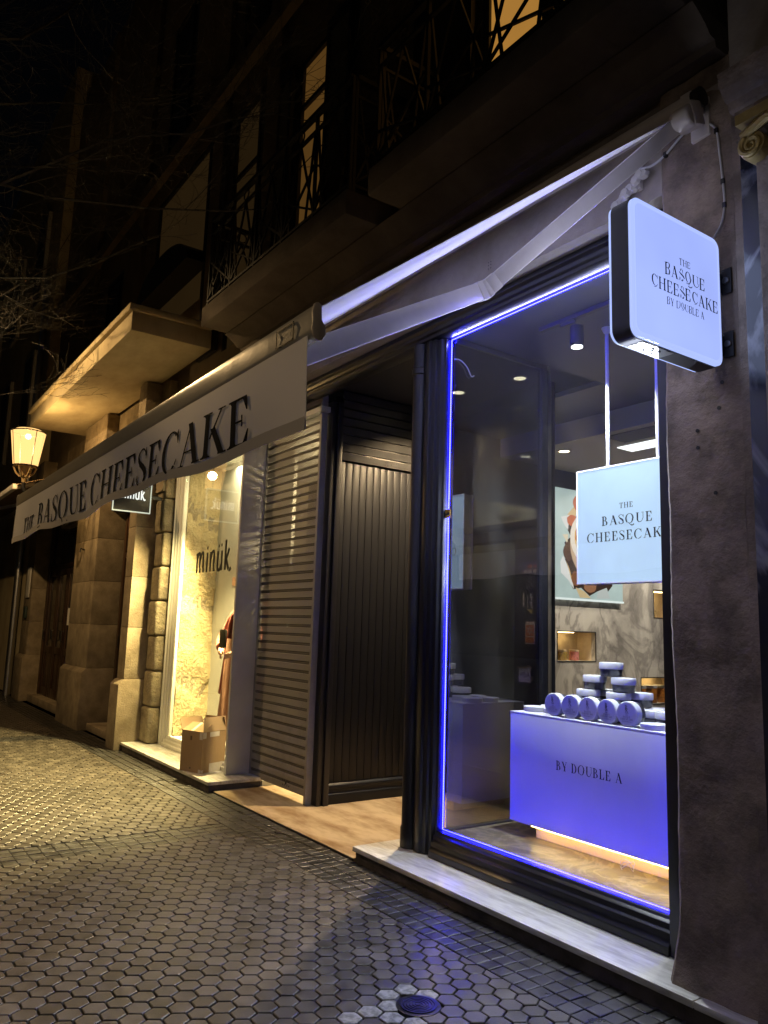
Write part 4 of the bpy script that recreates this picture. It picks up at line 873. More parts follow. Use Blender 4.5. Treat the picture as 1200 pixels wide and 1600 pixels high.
# feed cable with clips
cp_ = [(-2.35, 3.13, 3.96), (-2.25, 3.145, 3.93), (-2.16, 3.147, 3.95), (-2.06, 3.146, 4.005), (-1.985, 3.146, 4.02), (-1.92, 3.148, 3.985), (-1.885, 3.150, 3.93), (-1.872, 3.150, 3.8), (-1.862, 3.150, 3.66), (-1.858, 3.150, 3.54), (-1.875, 3.140, 3.44), (-1.90, 3.10, 3.36), (-1.91, 3.08, 3.31)]
t = thing('sign_cable', 'thin white cable clipped to the pilaster, feeding the projecting sign', 'cable', (-1.9, 3.14, 3.7))
MB().tube(smooth3(cp_), .006, 8).build('cord', M['cable'], t, smooth=True)
for p in (cp_[2], cp_[4], cp_[6], cp_[8], cp_[9]): MB().obox((p[0], p[1]+.004, p[2]), (.008, 0, 0), (0, .012, 0), (0, 0, .012)).build('clip', M['iron'], t)
# ================================================================ AWNING
AX0, AX1 = -6.78, -1.985
RY, RZ = 3.07, 4.085; FY, FZ = 1.104, 2.520
aw = thing('shop_awning', 'open white folding arm awning with large black serif lettering on its valance', 'awning', (-4.35, 3.1, 4.08))
MB().tube([(AX0-.02, RY, RZ), (AX1+.01, RY, RZ)], .042, 24).build('roller', M['awnmetal'], aw, smooth=True)
m = MB(); nx, ny = 28, 24; rows = []
for s_ in (0, 1):
    for j in range(ny+1):
        for i in range(nx+1):
            v = j/ny; x = AX0+(AX1-AX0)*i/nx
            y = RY-.012+(FY-RY+.012)*v; z = RZ-.046+(FZ-RZ+.046)*v-.003*math.sin(PI*v)*(1-.35*math.cos(i*1.3))+.003*math.sin(i*.9+v*5)
            m.v.append((x, y, z+(.003 if s_ else 0)))
k = (nx+1)*(ny+1)
for j in range(ny):
    for i in range(nx):
        a = j*(nx+1)+i; b = a+1; c = b+nx+1; d = a+nx+1
        m.f += [(a, d, c, b), (k+a, k+b, k+c, k+d)]
for i in range(nx):
    m.f += [(i, i+1, k+i+1, k+i)]; a = ny*(nx+1)+i; m.f += [(a+1, a, k+a, k+a+1)]
for j in range(ny):
    a = j*(nx+1); m.f += [(a+nx+1, a, k+a, k+a+nx+1)]; a += nx; m.f += [(a, a+nx+1, k+a+nx+1, k+a)]
m.build('fabric', M['fabric'], aw, smooth=True)
# front bar: bulging profile wrapped in shiny coated cloth
bp_ = [(1.112, 2.528), (1.104, 2.533), (1.094, 2.528), (1.090, 2.505), (1.093, 2.480), (1.091, 2.455), (1.096, 2.432), (1.108, 2.420), (1.122, 2.424), (1.130, 2.442), (1.126, 2.462), (1.115, 2.480)]
MB().extrude_x(bp_, AX0, AX1-.006).build('front_bar', M['barfabric'], aw, smooth=True)
cpf = [(1.116, 2.531), (1.104, 2.538), (1.091, 2.532), (1.086, 2.505), (1.089, 2.480), (1.087, 2.454), (1.093, 2.428), (1.108, 2.414), (1.126, 2.420), (1.136, 2.442), (1.131, 2.466), (1.119, 2.484)]
for x0, x1 in ((AX1-.0055, AX1+.008), (AX0-.012, AX0-.0005)): MB().extrude_x(cpf, x0, x1).build('end_cap', M['awncap'], aw, bevel=.004)
# valance cloth with gentle folds
def vy(x, z): return 1.089+.010*math.sin(x*2.3)*(2.45-z)/.3+.006*math.sin(x*5.1+1)*(2.45-z)/.3
def vz0(x): return 2.142+.012*math.sin(x*3.1+.6)+.008*math.sin(x*7.3)
m = MB(); nx = 120; nz = 10
for s_ in (0, 1):
    for j in range(nz+1):
        for i in range(nx+1):
            x = AX0+.02+(AX1-.03-AX0-.02)*i/nx; z = 2.437+(vz0(x)-2.437)*j/nz; m.v.append((x, vy(x, z)+(.002 if s_ else 0), z))
k = (nx+1)*(nz+1)
for j in range(nz):
    for i in range(nx):
        a = j*(nx+1)+i; b = a+1; c = b+nx+1; d = a+nx+1
        m.f += [(a, b, c, d), (k+a, k+d, k+c, k+b)]
for i in range(nx): a = nz*(nx+1)+i; m.f += [(a, a+1, k+a+1, k+a)]
for j in range(nz): a = j*(nx+1); m.f += [(a, a+nx+1, k+a+nx+1, k+a)]; a += nx; m.f += [(a+nx+1, a, k+a, k+a+nx+1)]
va = m.build('valance', M['fabric'], aw, smooth=True)
m = MB(); kw = dict(rt=(1, 0, 0), up=(0, 0, 1), nrm=(0, -1, 0), step=.00005)
text(m, 'THE', (-6.33, 0, 2.178), h=.115, width=.355, **kw); text(m, 'BASQUE', (-5.855, 0, 2.176), h=.176, width=1.285, **kw); text(m, 'CHEESECAKE', (-4.475, 0, 2.173), h=.176, width=2.065, **kw)
m.v = [(x, vy(x, z)+y-.0022, z) for (x, y, z) in m.v]
m.build('lettering', M['darkink'], va)
hm = MB()
nx = 120
for s_ in (0, 1):
    for i in range(nx+1):
        x = AX0+.02+(AX1-.03-AX0-.02)*i/nx; z = vz0(x)-.002+s_*.042; hm.v.append((x, vy(x, z)-.0035, z))
hm.f = [(i, i+1, nx+2+i, nx+1+i) for i in range(nx)]
hm.build('hem', mat('hem_cloth', (.56, .52, .48), None, 3, .8), va, smooth=True)
# small printed stamp on the bar cloth
m = MB(); sx0, sx1, sz0, sz1 = -2.225, -2.105, 2.452, 2.512
for a, b, c, d in ((sx0, sx1, sz0, sz0+.004), (sx0, sx1, sz1-.004, sz1), (sx0, sx0+.004, sz0, sz1), (sx1-.004, sx1, sz0, sz1)): m.box(a, b, 1.086, 1.0885, c, d)
st = m.build('stamp', M['ink'], va)
for body, z, s_ in (('VIRADIA', 2.489, .026), ('Tel. 94 309', 2.464, .014)):
    q = font_text('lettering', body, (0, 0, 0), (PI/2, 0, 0), s_, M['ink']); q.parent = st; q.location = Vector(((sx0+sx1)/2, 1.0865, z))-org(aw)
# folding arms
AU = (0, -.62, .78)
def arm(B, E_, F_, lab=None):
    B, E_, F_ = map(Vector, (B, E_, F_))
    m = MB(); m.bar(B, E_, .034, .074, up=AU); a = m.build('arm', M['awnmetal'], aw, bevel=.006)
    m = MB(); m.bar(E_, F_, .032, .084, up=AU); m.build('forearm', M['awnmetal'], a, bevel=.006)
    d = (E_-B).normalized(); d2 = (F_-E_).normalized()
    ax = Vector(AU); ax = (ax-d*ax.dot(d)).normalized()
    m = MB(); m.tube([E_-ax*.042, E_+ax*.042], .030, 18); m.bar(E_-d*.075, E_-d*.01, .040, .080, up=AU); m.bar(E_+d2*.01, E_+d2*.075, .038, .090, up=AU); m.build('elbow_joint', M['awnmetal'], a, bevel=.005)
    m = MB()
    for w in (-.016, .016): m.bar(E_-ax*.0425+d.cross(ax)*w-d*.02, E_-ax*.0425+d.cross(ax)*w+d*.02, .003, .002)
    m.build('elbow_groove', M['iron'], a)
arm((-1.985, 3.00, 3.955), (-2.585, 2.335, 3.150), (-2.26, 1.17, 2.452))
arm((-6.70, 3.02, 3.965), (-6.05, 2.345, 3.16), (-6.40, 1.19, 2.452))
for s_, x in ((1, -1.965), (-1, -6.74)):
    m = MB(); m.box(x-.05, x+.05, 3.14, 3.199, 3.93, 4.13).box(x-.03, x+.03, 3.03, 3.139, 4.04, 4.12)
    b = m.build('wall_bracket', M['awnmetal'], aw, bevel=.006)
    m = MB(); m.obox((x+.012*s_, 3.03, 3.985), (.055, 0, 0), (0, .04, .015), (0, -.02, .055)); m.lathe([(0, -.05), (.05, -.05), (.055, -.03), (.055, .03), (.05, .05), (0, .05)], (x+.01*s_, 3.0, 3.965), 20, 'X'); m.build('arm_shoulder', M['awnmetal'], b, bevel=.01)
    m = MB(); m.lathe([(0, -.025), (.036, -.025), (.046, -.02), (.046, .02), (.03, .025), (0, .03)], (x+.045*s_, RY, RZ), 22, 'X'); m.build('spool', M['iron'], b)
# mastic patch and small wall fixings above the arm
t = thing('cable_box', 'lumpy pale sealant around a cable joint under the awning arm', 'cable box', (-2.36, 3.15, 3.93))
m = MB(); rnd = random.Random(9)
for i in range(9): m.lathe([(0, -.022), (.022, -.018), (.032, 0), (.022, .018), (0, .022)], (-2.30-.022*i, 3.165+rnd.uniform(-.01, .01), 3.925-.012*i+rnd.uniform(-.012, .012)), 8, 'Y')
m.build('sealant', M['whitepost'], t, smooth=True)
MB().box(-2.36, -2.33, 3.17, 3.198, 3.86, 4.06).build('conduit', M['awnmetal'], t, bevel=.002)
m = MB(); m.box(-3.52, -3.485, 3.196, 3.1995, 3.86, 3.93)
t = m.build('wall_plate', M['render']); tag(t, 'small square plate with drill holes on the wall above the window', 'wall plate')
m = MB()
for dx in (-.01, .012):
    for dz in (.012, .035, .055): m.lathe([(0, 0), (.004, 0), (.004, .001), (0, .001)], (-3.502+dx, 3.195, 3.86+dz), 8, 'Y')
m.build('drill_hole', M['iron'], t)
# ================================================================ CLOTHES SHOP (left)
cw = thing('clothes_shop_window', 'white framed clothes shop window, brightly lit inside, handwritten black name on the glass', 'shop window', (-8.4, 3.4, .093))
lf_ = [(-9.50, 3.37), (-9.47, 3.35), (-9.455, 3.35), (-9.45, 3.37), (-9.42, 3.375), (-9.415, 3.39), (-9.38, 3.395), (-9.375, 3.41), (-9.345, 3.415), (-9.345, 3.47), (-9.50, 3.47)]
MB().extrude_z(lf_, .0935, 3.5).build('window_frame', M['whiteframe'], cw, bevel=.002)
bt = [(3.345, .094), (3.345, .13), (3.365, .14), (3.37, .165), (3.39, .175), (3.395, .195), (3.415, .205), (3.47, .205), (3.47, .094)]
MB().extrude_x(bt, -9.344, -7.352).build('window_frame', M['whiteframe'], cw, bevel=.002)
MB().box(-9.344, -7.352, 3.36, 3.47, 3.42, 3.5).build('window_frame', M['whiteframe'], cw, bevel=.002)
MB().box(-7.350, -7.31, 3.285, 3.56, .0935, 3.55).build('jamb', M['whitepost'], cw, bevel=.003)
MB().box(-9.343, -7.351, 3.428, 3.434, .206, 3.419).build('window_pane', M['minukglass'], cw)
m = MB(); text(m, 'min', (-8.83, 3.427, 2.14), (1, 0, 0), (0, 0, 1), (0, -1, 0), .335, .60, tr=.03); text(m, 'uk', (-8.21, 3.427, 2.14), (1, 0, 0), (0, 0, 1), (0, -1, 0), .335, .42, tr=.03); m.build('lettering', M['ink'], cw)
struct(MB().box(-9.6, -9.36, 3.48, 5.2, 0, 3.6).build('wall_left', M['stone_rough']))
# rough stone return wall seen through the window
m = MB(); nz, ny = 60, 14; rnd = random.Random(12)
for j in range(nz+1):
    for i in range(ny+1):
        y = 3.475+(3.905-3.475)*i/ny; z = .21+3.3*j/nz
        m.v.append((-9.345+.02*math.sin(z*9+y*7)*math.sin(z*3.1+2)+rnd.uniform(-.014, .014), y, z))
m.f = [(j*(ny+1)+i, j*(ny+1)+i+1, (j+1)*(ny+1)+i+1, (j+1)*(ny+1)+i) for j in range(nz) for i in range(ny)]
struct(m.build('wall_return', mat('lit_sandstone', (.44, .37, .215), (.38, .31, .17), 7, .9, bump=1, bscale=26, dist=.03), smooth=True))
struct(MB().box(-9.3, -7.41, 3.475, 4.4, .0, .205).build('display_floor', M['partition']))
struct(MB().box(-9.35, -7.36, 3.90, 3.94, .206, 3.5).build('wall_partition', M['partition']))
struct(MB().box(-9.36, -6.1, 3.49, 5.3, 3.55, 3.6).build('ceiling', M['partition']))
struct(MB().box(-7.40, -6.2, 5.25, 5.3, 0, 3.54).build('wall_back', M['partition']))
t = tag(MB().box(-8.98, -8.80, 3.892, 3.899, 1.30, 1.55).build('notice', M['paper']), 'pale paper sheet pinned to the white partition behind the mannequin', 'notice')
t = tag(MB().box(-8.80, -8.71, 3.892, 3.899, 2.02, 2.12).build('tag_card', mat('pink_card', (.6, .34, .22))), 'small pink card on the white partition below the painted name', 'card')
# window and shop lamps (they are what lights the pavement)
lamp('window_lamp', 'AREA', (-8.45, 3.68, 3.50), 40, (1, .84, .46), .9, (-8.6, 3.45, 0), sy=.25)
lamp('window_spot', 'SPOT', (-8.35, 3.50, 3.40), 5200, (1, .78, .34), .05, (-9.0, 1.3, 0), 100, .6)
lamp('shop_lamp', 'POINT', (-6.85, 4.5, 2.7), 620, (1, .78, .42), .15)
# mannequin
mq = thing('mannequin', 'mannequin in pink coat over long peach dress standing in the clothes shop window', 'mannequin', (-8.08, 3.72, .206))
def loft(mb, rings, n=20):
    vs = []
    for (cx, cy, cz, rx, ry) in rings:
        for j in range(n): a = 2*PI*j/n; vs.append((cx+rx*math.cos(a), cy+ry*math.sin(a), cz))
    k = len(rings); fs = [(i*n+j, i*n+(j+1) % n, (i+1)*n+(j+1) % n, (i+1)*n+j) for i in range(k-1) for j in range(n)]+[tuple(range(n))[::-1], tuple(range((k-1)*n, k*n))]
    mb.add(vs, fs)
qx, qy = -7.90, 3.66
m = MB(); loft(m, [(qx, qy, .21, .13, .12), (qx, qy, .23, .13, .12), (qx, qy, .45, .09, .09), (qx, qy, 1.0, .15, .11), (qx, qy, 1.20, .14, .10), (qx, qy, 1.45, .17, .11), (qx, qy, 1.62, .17, .09), (qx, qy, 1.68, .06, .055), (qx, qy, 1.76, .05, .05), (qx, qy-.02, 1.80, .065, .08), (qx, qy-.02, 1.88, .078, .095), (qx, qy-.01, 1.96, .07, .085), (qx, qy, 2.0, .03, .04)])
m.build('body', M['skin'], mq, smooth=True)
m = MB(); rings = []
for i in range(13):
    z = .34+(1.40-.34)*i/12; f = 1-i/12; rings.append((qx-.02, qy-.02, z, .165+.10*f, .135+.06*f))
n = 40; vs = []
for (cx, cy, cz, rx, ry) in rings:
    for j in range(n): a = 2*PI*j/n; w = 1+.07*math.sin(a*9)*(1.4-cz); vs.append((cx+rx*w*math.cos(a), cy+ry*w*math.sin(a), cz))
m.add(vs, [(i*n+j, i*n+(j+1) % n, (i+1)*n+(j+1) % n, (i+1)*n+j) for i in range(12) for j in range(n)]); m.build('dress', M['peach'], mq, smooth=True)
m = MB(); n = 30; vs = []; zz = [.80, .84, 1.0, 1.2, 1.4, 1.55, 1.65, 1.71]; sc = [(.42, .17), (.41, .17), (.36, .17), (.30, .165), (.255, .16), (.235, .15), (.20, .13), (.10, .085)]
for z, (rx, ry) in zip(zz, sc):
    for j in range(n+1): a = math.radians(-58)+math.radians(296)*j/n; vs.append((qx+rx*math.cos(a), qy+ry*math.sin(a)*(1+.04*math.sin(a*7)), z))
m.add(vs, [(i*(n+1)+j, i*(n+1)+j+1, (i+1)*(n+1)+j+1, (i+1)*(n+1)+j) for i in range(7) for j in range(n)])
ct_ = m.build('coat', M['pinkcoat'], mq, smooth=True); sm_ = ct_.modifiers.new('thickness', 'SOLIDIFY'); sm_.thickness = .012
for s_ in (-1, 1):
    m = MB(); m.tube(smooth3([(qx+s_*.15, qy, 1.68), (qx+s_*.25, qy-.01, 1.62), (qx+s_*.37, qy-.02, 1.48), (qx+s_*.42, qy-.06, 1.38), (qx+s_*.30, qy-.11, 1.30)], 5), [.062+.0*i for i in range(21)], 14); sl_ = m.build('sleeve', M['pinkcoat'], ct_, smooth=True)
    h = MB(); h.tube([(qx+s_*.30, qy-.11, 1.30), (qx+s_*.22, qy-.15, 1.27), (qx+s_*.13, qy-.19, 1.24)], [.03, .034, .028], 10)
    for k in range(4): h.tube([(qx+s_*.12, qy-.195, 1.255-.016*k), (qx+s_*.065, qy-.225, 1.24-.016*k), (qx+s_*(.04+.006*abs(k-1.5)), qy-.215, 1.235-.016*k)], [.008, .0075, .006], 6)
    h.tube([(qx+s_*.14, qy-.20, 1.245), (qx+s_*.11, qy-.235, 1.265)], [.009, .007], 6); h.build('hand', M['skin'], mq, smooth=True)
tag(MB().obox((qx+.03, qy-.245, 1.40), (.075, 0, 0), (0, .018, 0), (0, 0, .10)).build('handbag', M['green'], None, bevel=.02), 'small dark green bag held against the chest of the mannequin', 'bag')
# cardboard box
bx = thing('cardboard_box', 'open cardboard box with taped flaps standing on the marble step', 'box', (-7.62, 3.18, .0935))
c0, c1, c2, c3 = Vector((-7.765, 2.99, 0)), Vector((-7.475, 3.095, 0)), Vector((-7.60, 3.395, 0)), Vector((-7.89, 3.29, 0))
zb, zt = .0945, .485
def wallq(m, a, b, z0, z1, th=.006, out=None):
    d = (b-a).normalized(); nn = Vector((d.y, -d.x, 0)); up = Vector((0, 0, 1)); m.obox((a+b)/2+up*(z0+z1)/2-nn*th/2, d*(b-a).length/2, nn*th/2, up*(z1-z0)/2)
m = MB()
for a, b in ((c0, c1), (c1, c2), (c2, c3), (c3, c0)): wallq(m, a, b, zb, zt)
m.add([tuple(p+Vector((0, 0, zb+.004))) for p in (c0, c1, c2, c3)], [(0, 1, 2, 3)]); m.build('carton', M['card'], bx)
def flap(a, b, direction, L, mt):
    a = a+Vector((0, 0, zt)); b = b+Vector((0, 0, zt)); d = Vector(direction).normalized(); e = (b-a).normalized(); nn = e.cross(d).normalized()
    m = MB(); ins = e*.012; q = [a+e*.004, b-e*.004, b-ins+d*L, a+ins+d*L]; m.add([tuple(p) for p in q]+[tuple(p+nn*.005) for p in q], [(0, 1, 2, 3), (7, 6, 5, 4), (0, 4, 5, 1), (1, 5, 6, 2), (2, 6, 7, 3), (3, 7, 4, 0)])
    return m.build('flap', mt, bx)
inn = ((c2-c1).normalized())
f1 = flap(c0, c1, inn*.75+Vector((0, 0, .38)), .15, M['card'])
f2 = flap(c2, c3, -inn*.15+Vector((0, 0, .9)), .13, M['card'])
f3 = flap(c3, c0, Vector((-.55, -.1, .85)), .13, M['card'])
f4 = flap(c1, c2, Vector((-.35, .1, .75)), .15, M['cardin'])
fn = Vector(((c1-c0).y, -(c1-c0).x, 0)).normalized(); d01 = (c1-c0).normalized(); sn = Vector(((c2-c1).y, -(c2-c1).x, 0)).normalized(); d12 = (c2-c1).normalized()
def decal(name, a, d, nn, u0, u1, z0, z1, mt, th=.0012):
    return MB().obox(a+d*(u0+u1)/2+Vector((0, 0, (z0+z1)/2))+nn*(.0008), d*(u1-u0)/2, nn*th/2, Vector((0, 0, (z1-z0)/2))).build(name, mt, bx)
decal('tape', c0, d01, fn, .265, .307, zt-.07, zt-.002, M['tape']); decal('tape', c1, d12, sn, .002, .05, zt-.06, zt-.002, M['tape']); decal('tape', c1, d12, sn, .10, .23, zt-.05, zt-.002, M['tape'])
decal('tape', c1, d12, sn, .11, .315, zb+.002, zb+.085, M['tape']); decal('tape', c0, d01, fn, .27, .306, zb+.002, zb+.035, M['tape']); decal('tape', c1, d12, sn, .002, .03, zb+.002, zb+.03, M['tape'])
decal('mark', c0, d01, fn, .13, .155, zt-.085, zt-.045, M['blind']); decal('mark', c0, d01, fn, .14, .16, zb+.03, zb+.045, M['blind'])
fa, fb_ = (c0+(c1-c0)*.42)+Vector((0, 0, zt+.007)), (c0+(c1-c0)*.55)+Vector((0, 0, zt+.007)); dd = (inn*.75+Vector((0, 0, .38))).normalized()*.147
MB().add([tuple(p) for p in (fa, fb_, fb_+dd, fa+dd)], [(0, 1, 2, 3)]).build('tape', M['tape'], bx)
# roller shutter of the clothes shop
rs = thing('roller_shutter', 'closed grey perforated roller shutter between white window jamb and black panelled entrance', 'shutter', (-6.75, 3.55, .06))
def slat(m, z, x0, x1): m.extrude_x([(3.562, z), (3.548, z), (3.545, z+.004), (3.545, z+.052), (3.549, z+.057), (3.562, z+.057)], x0, x1)
M['seam'] = mat('shutter_seam', (.05, .046, .042), None, 3, .8); M['bead'] = mat('shutter_bead', (.12, .11, .10), None, 3, .7)
zz = .075; i = 0
while zz < 3.70:
    mm = MB(); slat(mm, zz, -7.300, -6.172); o_ = mm.build('slat', M['slat'] if i < 8 else M['perf'], rs)
    MB().box(-7.300, -6.172, 3.5575, 3.566, zz+.0575, zz+.083).build('seam', M['seam'], o_)
    MB().box(-7.300, -6.172, 3.550, 3.5572, zz+.064, zz+.076).build('bead', M['bead'], o_); zz += .0833; i += 1
m = MB(); m.box(-6.171, -6.135, 3.515, 3.58, .013, 3.76).box(-7.308, -7.302, 3.53, 3.58, .07, 3.76); m.build('guide_rail', M['slat'], rs, bevel=.003)
MB().box(-7.32, -6.13, 3.50, 3.60, 3.765, 3.779).build('top_box', M['slat'], rs)
for dx in (-.06, -.025, .025, .06):
    for dz in (-.02, .02): MB().lathe([(0, 0), (.006, 0), (.006, .002), (0, .002)], (-6.55+dx, 3.5425, .13+dz), 8, 'Y').build('rivet', M['iron'], rs)
m = MB(); m.lathe([(0, 0), (.013, 0), (.013, .003), (0, .003)], (-6.55, 3.5415, .13), 12, 'Y'); m.build('lock', M['iron'], rs)
# dark hanging sign of the clothes shop
hs = thing('hanging_sign', 'black box sign with white lit edge hanging below the awning beside the stone pillar', 'sign', (-9.6, 2.85, 2.9))
MB().box(-9.64, -9.56, 2.61, 3.06, 2.90, 3.30).build('case', M['blackmatt'], hs, bevel=.004)
m = MB()
for a, b, c, d in ((2.60, 3.07, 2.885, 2.899), (2.60, 3.07, 3.301, 3.315), (2.60, 2.612, 2.90, 3.30), (3.058, 3.07, 2.90, 3.30)): m.box(-9.57, -9.555, a, b, c, d)
m.build('lit_edge', emis('sign_edge', (.62, .68, .55), .9), hs)
m = MB(); text(m, 'min', (-9.555, 2.67, 3.05), (0, 1, 0), (0, 0, 1), (1, 0, 0), .15, .19, tr=.03); text(m, 'uk', (-9.555, 2.865, 3.05), (0, 1, 0), (0, 0, 1), (1, 0, 0), .15, .135, tr=.03); m.build('lettering', emis('sign_letters', (.8, .85, .8), 1.2), hs)
MB().box(-9.61, -9.59, 3.061, 3.22, 3.08, 3.12).build('bracket', M['iron'], hs)
# ================================================================ DOORS AND PILLAR FITTINGS (far left)
def wood_door(name, lab, x0, x1, y, zt, n, glz):
    t = thing(name, lab, 'door', ((x0+x1)/2, y, .1)); m = MB(); m.box(x0, x0+.09, y-.06, y+.06, .1, zt).box(x1-.09, x1, y-.06, y+.06, .1, zt).box(x0+.09, x1-.09, y-.06, y+.06, zt-.12, zt).box(x0+.09, x1-.09, y-.05, y+.05, 2.48, 2.56)
    m.build('frame', M['wood'], t, bevel=.006); w = (x1-x0-.18)/n
    for i in range(n):
        a = x0+.09+i*w; m = MB(); m.box(a+.005, a+.12, y-.03, y+.03, .12, 2.475).box(a+w-.12, a+w-.005, y-.03, y+.03, .12, 2.475).box(a+.12, a+w-.12, y-.03, y+.03, .12, .30).box(a+.12, a+w-.12, y-.03, y+.03, .92, 1.04).box(a+.12, a+w-.12, y-.03, y+.03, 2.36, 2.475).box(a+.12, a+w-.12, y-.012, y+.012, .30, .92)
        lf = m.build('leaf', M['wood'], t, bevel=.006); MB().box(a+.121, a+w-.121, y-.004, y+.004, 1.041, 2.359).build('pane', M[glz], lf)
        MB().tube([(a+.06, y-.035, 1.15), (a+.06, y-.075, 1.17), (a+.06, y-.075, 1.33), (a+.06, y-.035, 1.35)], .010, 8).build('handle', M['iron'], lf, smooth=True)
        MB().box(a+.02, a+w-.02, y-.004, y+.004, 2.565, zt-.125).build('transom', M[glz], t)
    return t
M['darkglass'] = mat('dark_pane', (.012, .011, .010), None, 3, .06)
d1 = wood_door('street_door', 'dark wooden double street door between two sandstone pillars with iron grille', -11.70, -10.16, 3.46, 4.4, 2, 'darkglass')
m = MB()
for i in range(14): m.bar((-11.50+.09*i, 3.41, 1.06), (-11.50+.09*i, 3.41, 2.34), .012)
for xc in (-11.32, -10.55):
    m.tube([(xc+.16*math.cos(a*PI/12), 3.40, 3.1+.38*math.sin(a*PI/12)) for a in range(25)], .022, 6); m.tube([(xc+.10*math.cos(a*PI/12), 3.40, 2.95+.16*math.sin(a*PI/12)) for a in range(25)], .016, 6)
m.build('grille', mat('grille_oxide', (.10, .04, .02), None, 3, .35), d1)
d2 = wood_door('shop_doors', 'row of dark glazed wooden doors with notices far down the street', -16.25, -13.1, 3.36, 4.2, 4, 'darkglass')
MB().box(-14.42, -14.22, 3.315, 3.328, 1.45, 1.75).build('notice', M['paper'], d2)
t = tag(MB().box(-16.75, -16.45, 3.02, 3.045, 1.95, 2.55).build('wall_plaque', M['paper'], None, bevel=.01), 'white oblong plaque on the stone pillar by the drainpipe', 'plaque')
t = tag(MB().box(-16.68, -16.5, 3.0, 3.045, 1.55, 1.78).build('bell_panel', mat('bell_green', (.03, .05, .035)), None, bevel=.01), 'small dark green bell panel below the white plaque', 'bell panel')
tag(MB().tube([(-12.45, 3.03, 2.62), (-12.45, 2.97, 2.64), (-12.45, 2.96, 2.58)], .014, 8).build('wall_hook', M['iron']), 'small black hook on the upper face of the lit sandstone pillar', 'hook')
# far awning, folded, beyond the lamp
fa_ = thing('far_awning', 'rolled brown awning cassette with pale arms beyond the wall lantern', 'awning', (-16.5, 3.0, 4.0))
MB().box(-20, -12.6, 2.95, 3.19, 3.85, 4.05).build('cassette', M['awnmetal'], fa_, bevel=.02)
MB().add([(-20, 2.97, 3.90), (-12.7, 2.97, 3.90), (-12.7, 2.0, 3.55), (-20, 2.0, 3.55), (-20, 2.97, 3.894), (-12.7, 2.97, 3.894), (-12.7, 2.0, 3.544), (-20, 2.0, 3.544)], [(0, 1, 2, 3), (7, 6, 5, 4), (0, 4, 5, 1), (1, 5, 6, 2), (2, 6, 7, 3), (3, 7, 4, 0)]).build('fabric', mat('brown_canvas', (.20, .13, .07), None, 3, .8), fa_)
m = MB(); m.bar((-12.9, 3.0, 3.86), (-12.9, 2.03, 3.53), .04, .06); m.bar((-16.5, 3.0, 3.86), (-16.5, 2.03, 3.53), .04, .06); m.build('arm', M['whitepost'], fa_)
MB().box(-20, -12.7, 1.96, 2.03, 3.48, 3.56).build('front_bar', M['whitepost'], fa_, bevel=.01)
# ================================================================ WALL LANTERN

ln = thing('wall_lantern', 'lit tapered glass street lantern on a curled iron arm under the cream slab', 'lantern', (-12.05, 2.0, 3.75))
LX, LY = -12.05, 2.0
def frus(m, z0, r0, z1, r1, n=6):
    A = [(LX+r0*math.cos(2*PI*i/n+.3), LY+r0*math.sin(2*PI*i/n+.3), z0) for i in range(n)]; B = [(LX+r1*math.cos(2*PI*i/n+.3), LY+r1*math.sin(2*PI*i/n+.3), z1) for i in range(n)]
    m.add(A+B, [(i, (i+1) % n, n+(i+1) % n, n+i) for i in range(n)]); return A, B
m = MB(); A, B = frus(m, 3.86, .165, 4.36, .235, 24); A, B = A[::6], B[::6]; pn = m.build('glass_body', M['lantern_pane'], ln, smooth=True)
m = MB()
for a, b in zip(A, B): m.bar(a, b, .010)
for L_ in (A, B):
    r_ = .167 if L_ is A else .237; z_ = L_[0][2]; m.tube([(LX+r_*math.cos(k*PI/12), LY+r_*math.sin(k*PI/12), z_) for k in range(25)], .009, 6)
m.build('cage', M['iron'], ln)
m = MB(); frus(m, 4.365, .232, 4.40, .17, 24); frus(m, 4.40, .17, 4.42, .05, 24); m.build('roof', M['lantern_pane'], ln)
MB().lathe([(0, 4.26), (.03, 4.27), (.045, 4.30), (.03, 4.335), (0, 4.34)], (LX, LY, 0), 16).build('bulb', M['lantern_hot'], ln)
m = MB(); m.lathe([(0, 3.62), (.03, 3.62), (.035, 3.68), (.055, 3.70), (.035, 3.73), (.06, 3.80), (.13, 3.845), (.175, 3.858), (0, 3.858)], (LX, LY, 0), 20)
for i in range(6):
    a = 2*PI*i/6+.3; m.tube([(LX+.06*math.cos(a), LY+.06*math.sin(a), 3.70), (LX+.12*math.cos(a), LY+.12*math.sin(a), 3.76), (LX+.15*math.cos(a), LY+.15*math.sin(a), 3.84)], .014, 6)
m.build('base', mat('lantern_brass', (.5, .36, .18), None, 3, .5), ln, smooth=True)
m = MB(); m.tube(smooth3([(LX, LY, 3.62), (LX, LY+.02, 3.50), (LX+.02, LY+.16, 3.42), (LX, LY+.36, 3.48), (LX, LY+.7, 3.62), (LX, 3.19, 3.66)]), .028, 10)
m.tube([(LX, LY+.24+.11*(1-i/22)*math.cos(i*.5), 3.58+.11*(1-i/22)*math.sin(i*.5)) for i in range(19)], .018, 8); m.lathe([(0, 0), (.09, 0), (.09, .02), (0, .02)], (LX, 3.175, 3.66), 16, 'Y'); m.build('arm', M['iron'], ln, smooth=True)
lamp('lantern_light', 'POINT', (LX, LY, 4.12), 105, (1, .64, .27), .07, parent=ln)
ln.location.z -= .13
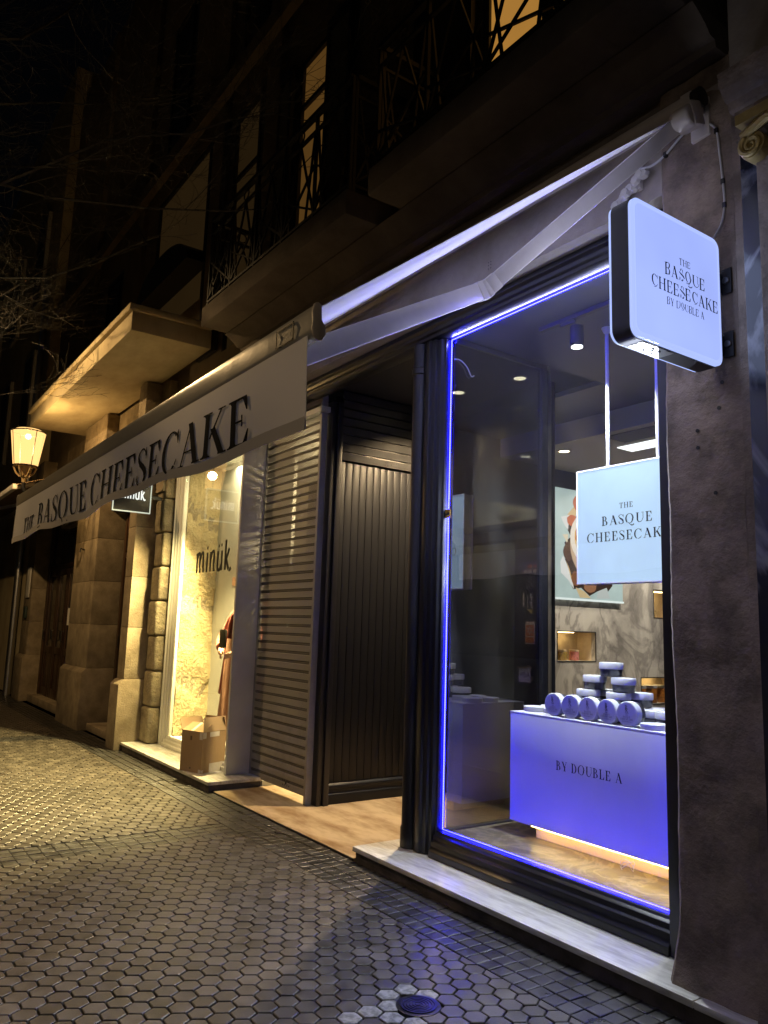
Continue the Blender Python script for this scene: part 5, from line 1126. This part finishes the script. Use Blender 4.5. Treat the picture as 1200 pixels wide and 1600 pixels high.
# ================================================================ BARE STREET TREES
def bare_tree(name, lab, base, seedv, aim, H=3.4, depth=7, spread=1.0):
    rnd = random.Random(seedv); t = thing(name, lab, 'tree', base, 'bare street trees'); base = Vector(base)
    tk = MB(); path = [base+Vector((.06*math.sin(i*1.3), .05*math.sin(i*.9+1), H*i/6)) for i in range(7)]
    tk.tube(path, [.16-.008*i for i in range(7)], 12); trk = tk.build('trunk', M['bark'], t, smooth=True)
    br = MB(); cnt = [0]
    def grow(p, d, L, r, k):
        if cnt[0] > 5200: return
        cnt[0] += 1
        n = 4; pts = [p]; q = Vector(p); dd = Vector(d)
        for i in range(n):
            dd = (dd+Vector((rnd.uniform(-.22, .22), rnd.uniform(-.22, .22), rnd.uniform(-.16, .2)))).normalized(); dd.z = abs(dd.z) if q.z < 3.95+.9*max(0, q.y) else dd.z; q = q+dd*(L/n); pts.append(Vector(q))
        br.tube(pts, [r*(1-.45*i/n) for i in range(n+1)], 6 if r > .02 else 4 if r > .008 else 3, False)
        if k == 0: return
        nb_ = 2 if k > 4 else 3
        for i in range(nb_):
            at = pts[-1] if i == 0 else pts[rnd.randint(1, 3)]
            nd = (dd+Vector((rnd.uniform(-.9, .9), rnd.uniform(-.9, .9), rnd.uniform(-.6, .6)))*spread).normalized()
            grow(at, nd, L*rnd.uniform(.62, .82), max(.0022, r*(.55 if i == 0 else .45)), k-1)
    for a in aim: grow(path[-1], Vector(a).normalized(), 2.5, .036, depth)
    br.build('crown', M['bark'], t)
bare_tree('bare_tree', 'leafless street tree whose twigs reach in from the upper left, before the far facade', (-12.4, -2.3, 0), 11, [(.9, .7, .5), (.5, .9, .35), (.2, .5, .9), (-.6, .2, .8), (.9, .3, .8), (.75, .85, .15)], H=3.9)
bare_tree('bare_tree', 'leafless street tree whose thin twigs cross the upper balcony windows', (-7.6, -2.2, 0), 23, [(.7, .75, .25), (.35, .95, .35), (.1, .7, .7), (-.5, .6, .5), (.75, .5, .5), (.55, .9, .15), (-.2, .9, .3)], H=3.9)
# ================================================================ STREET LIGHTS OF THE ROAD (behind the camera)
def street_light(lab, x, y, e, col):
    t = thing('street_light', lab, 'street light', (x, y, 0), 'street lights along the road')
    MB().lathe([(0, -.1), (.12, -.1), (.10, .6), (.06, .7), (.045, 5.6), (0, 5.6)], (x, y, 0), 16).build('pole', M['iron'], t, smooth=True)
    MB().tube([(x, y, 5.55), (x, y+.2, 5.75), (x, y+.9, 5.8)], .035, 8).build('arm', M['iron'], t, smooth=True)
    MB().lathe([(0, 5.70), (.18, 5.70), (.20, 5.74), (.10, 5.86), (0, 5.87)], (x, y+.95, 0), 20).build('hood', M['iron'], t)
    MB().lathe([(0, 5.66), (.12, 5.66), (.15, 5.695), (0, 5.695)], (x, y+.95, 0), 20).build('lens', M['downlight'], t)
    lamp('road_light', 'SPOT', (x, y+.95, 5.6), e, col, .05, (x, y+1.9, 0), 158, .3, parent=t)
street_light('tall iron street light across the road, nearer the parked side', 1.5, -6.5, 150, (1, .85, .72))
street_light('tall iron street light at the kerb beside the bare trees, farther down the street', -10.2, -1.3, 560, (1, .64, .28))
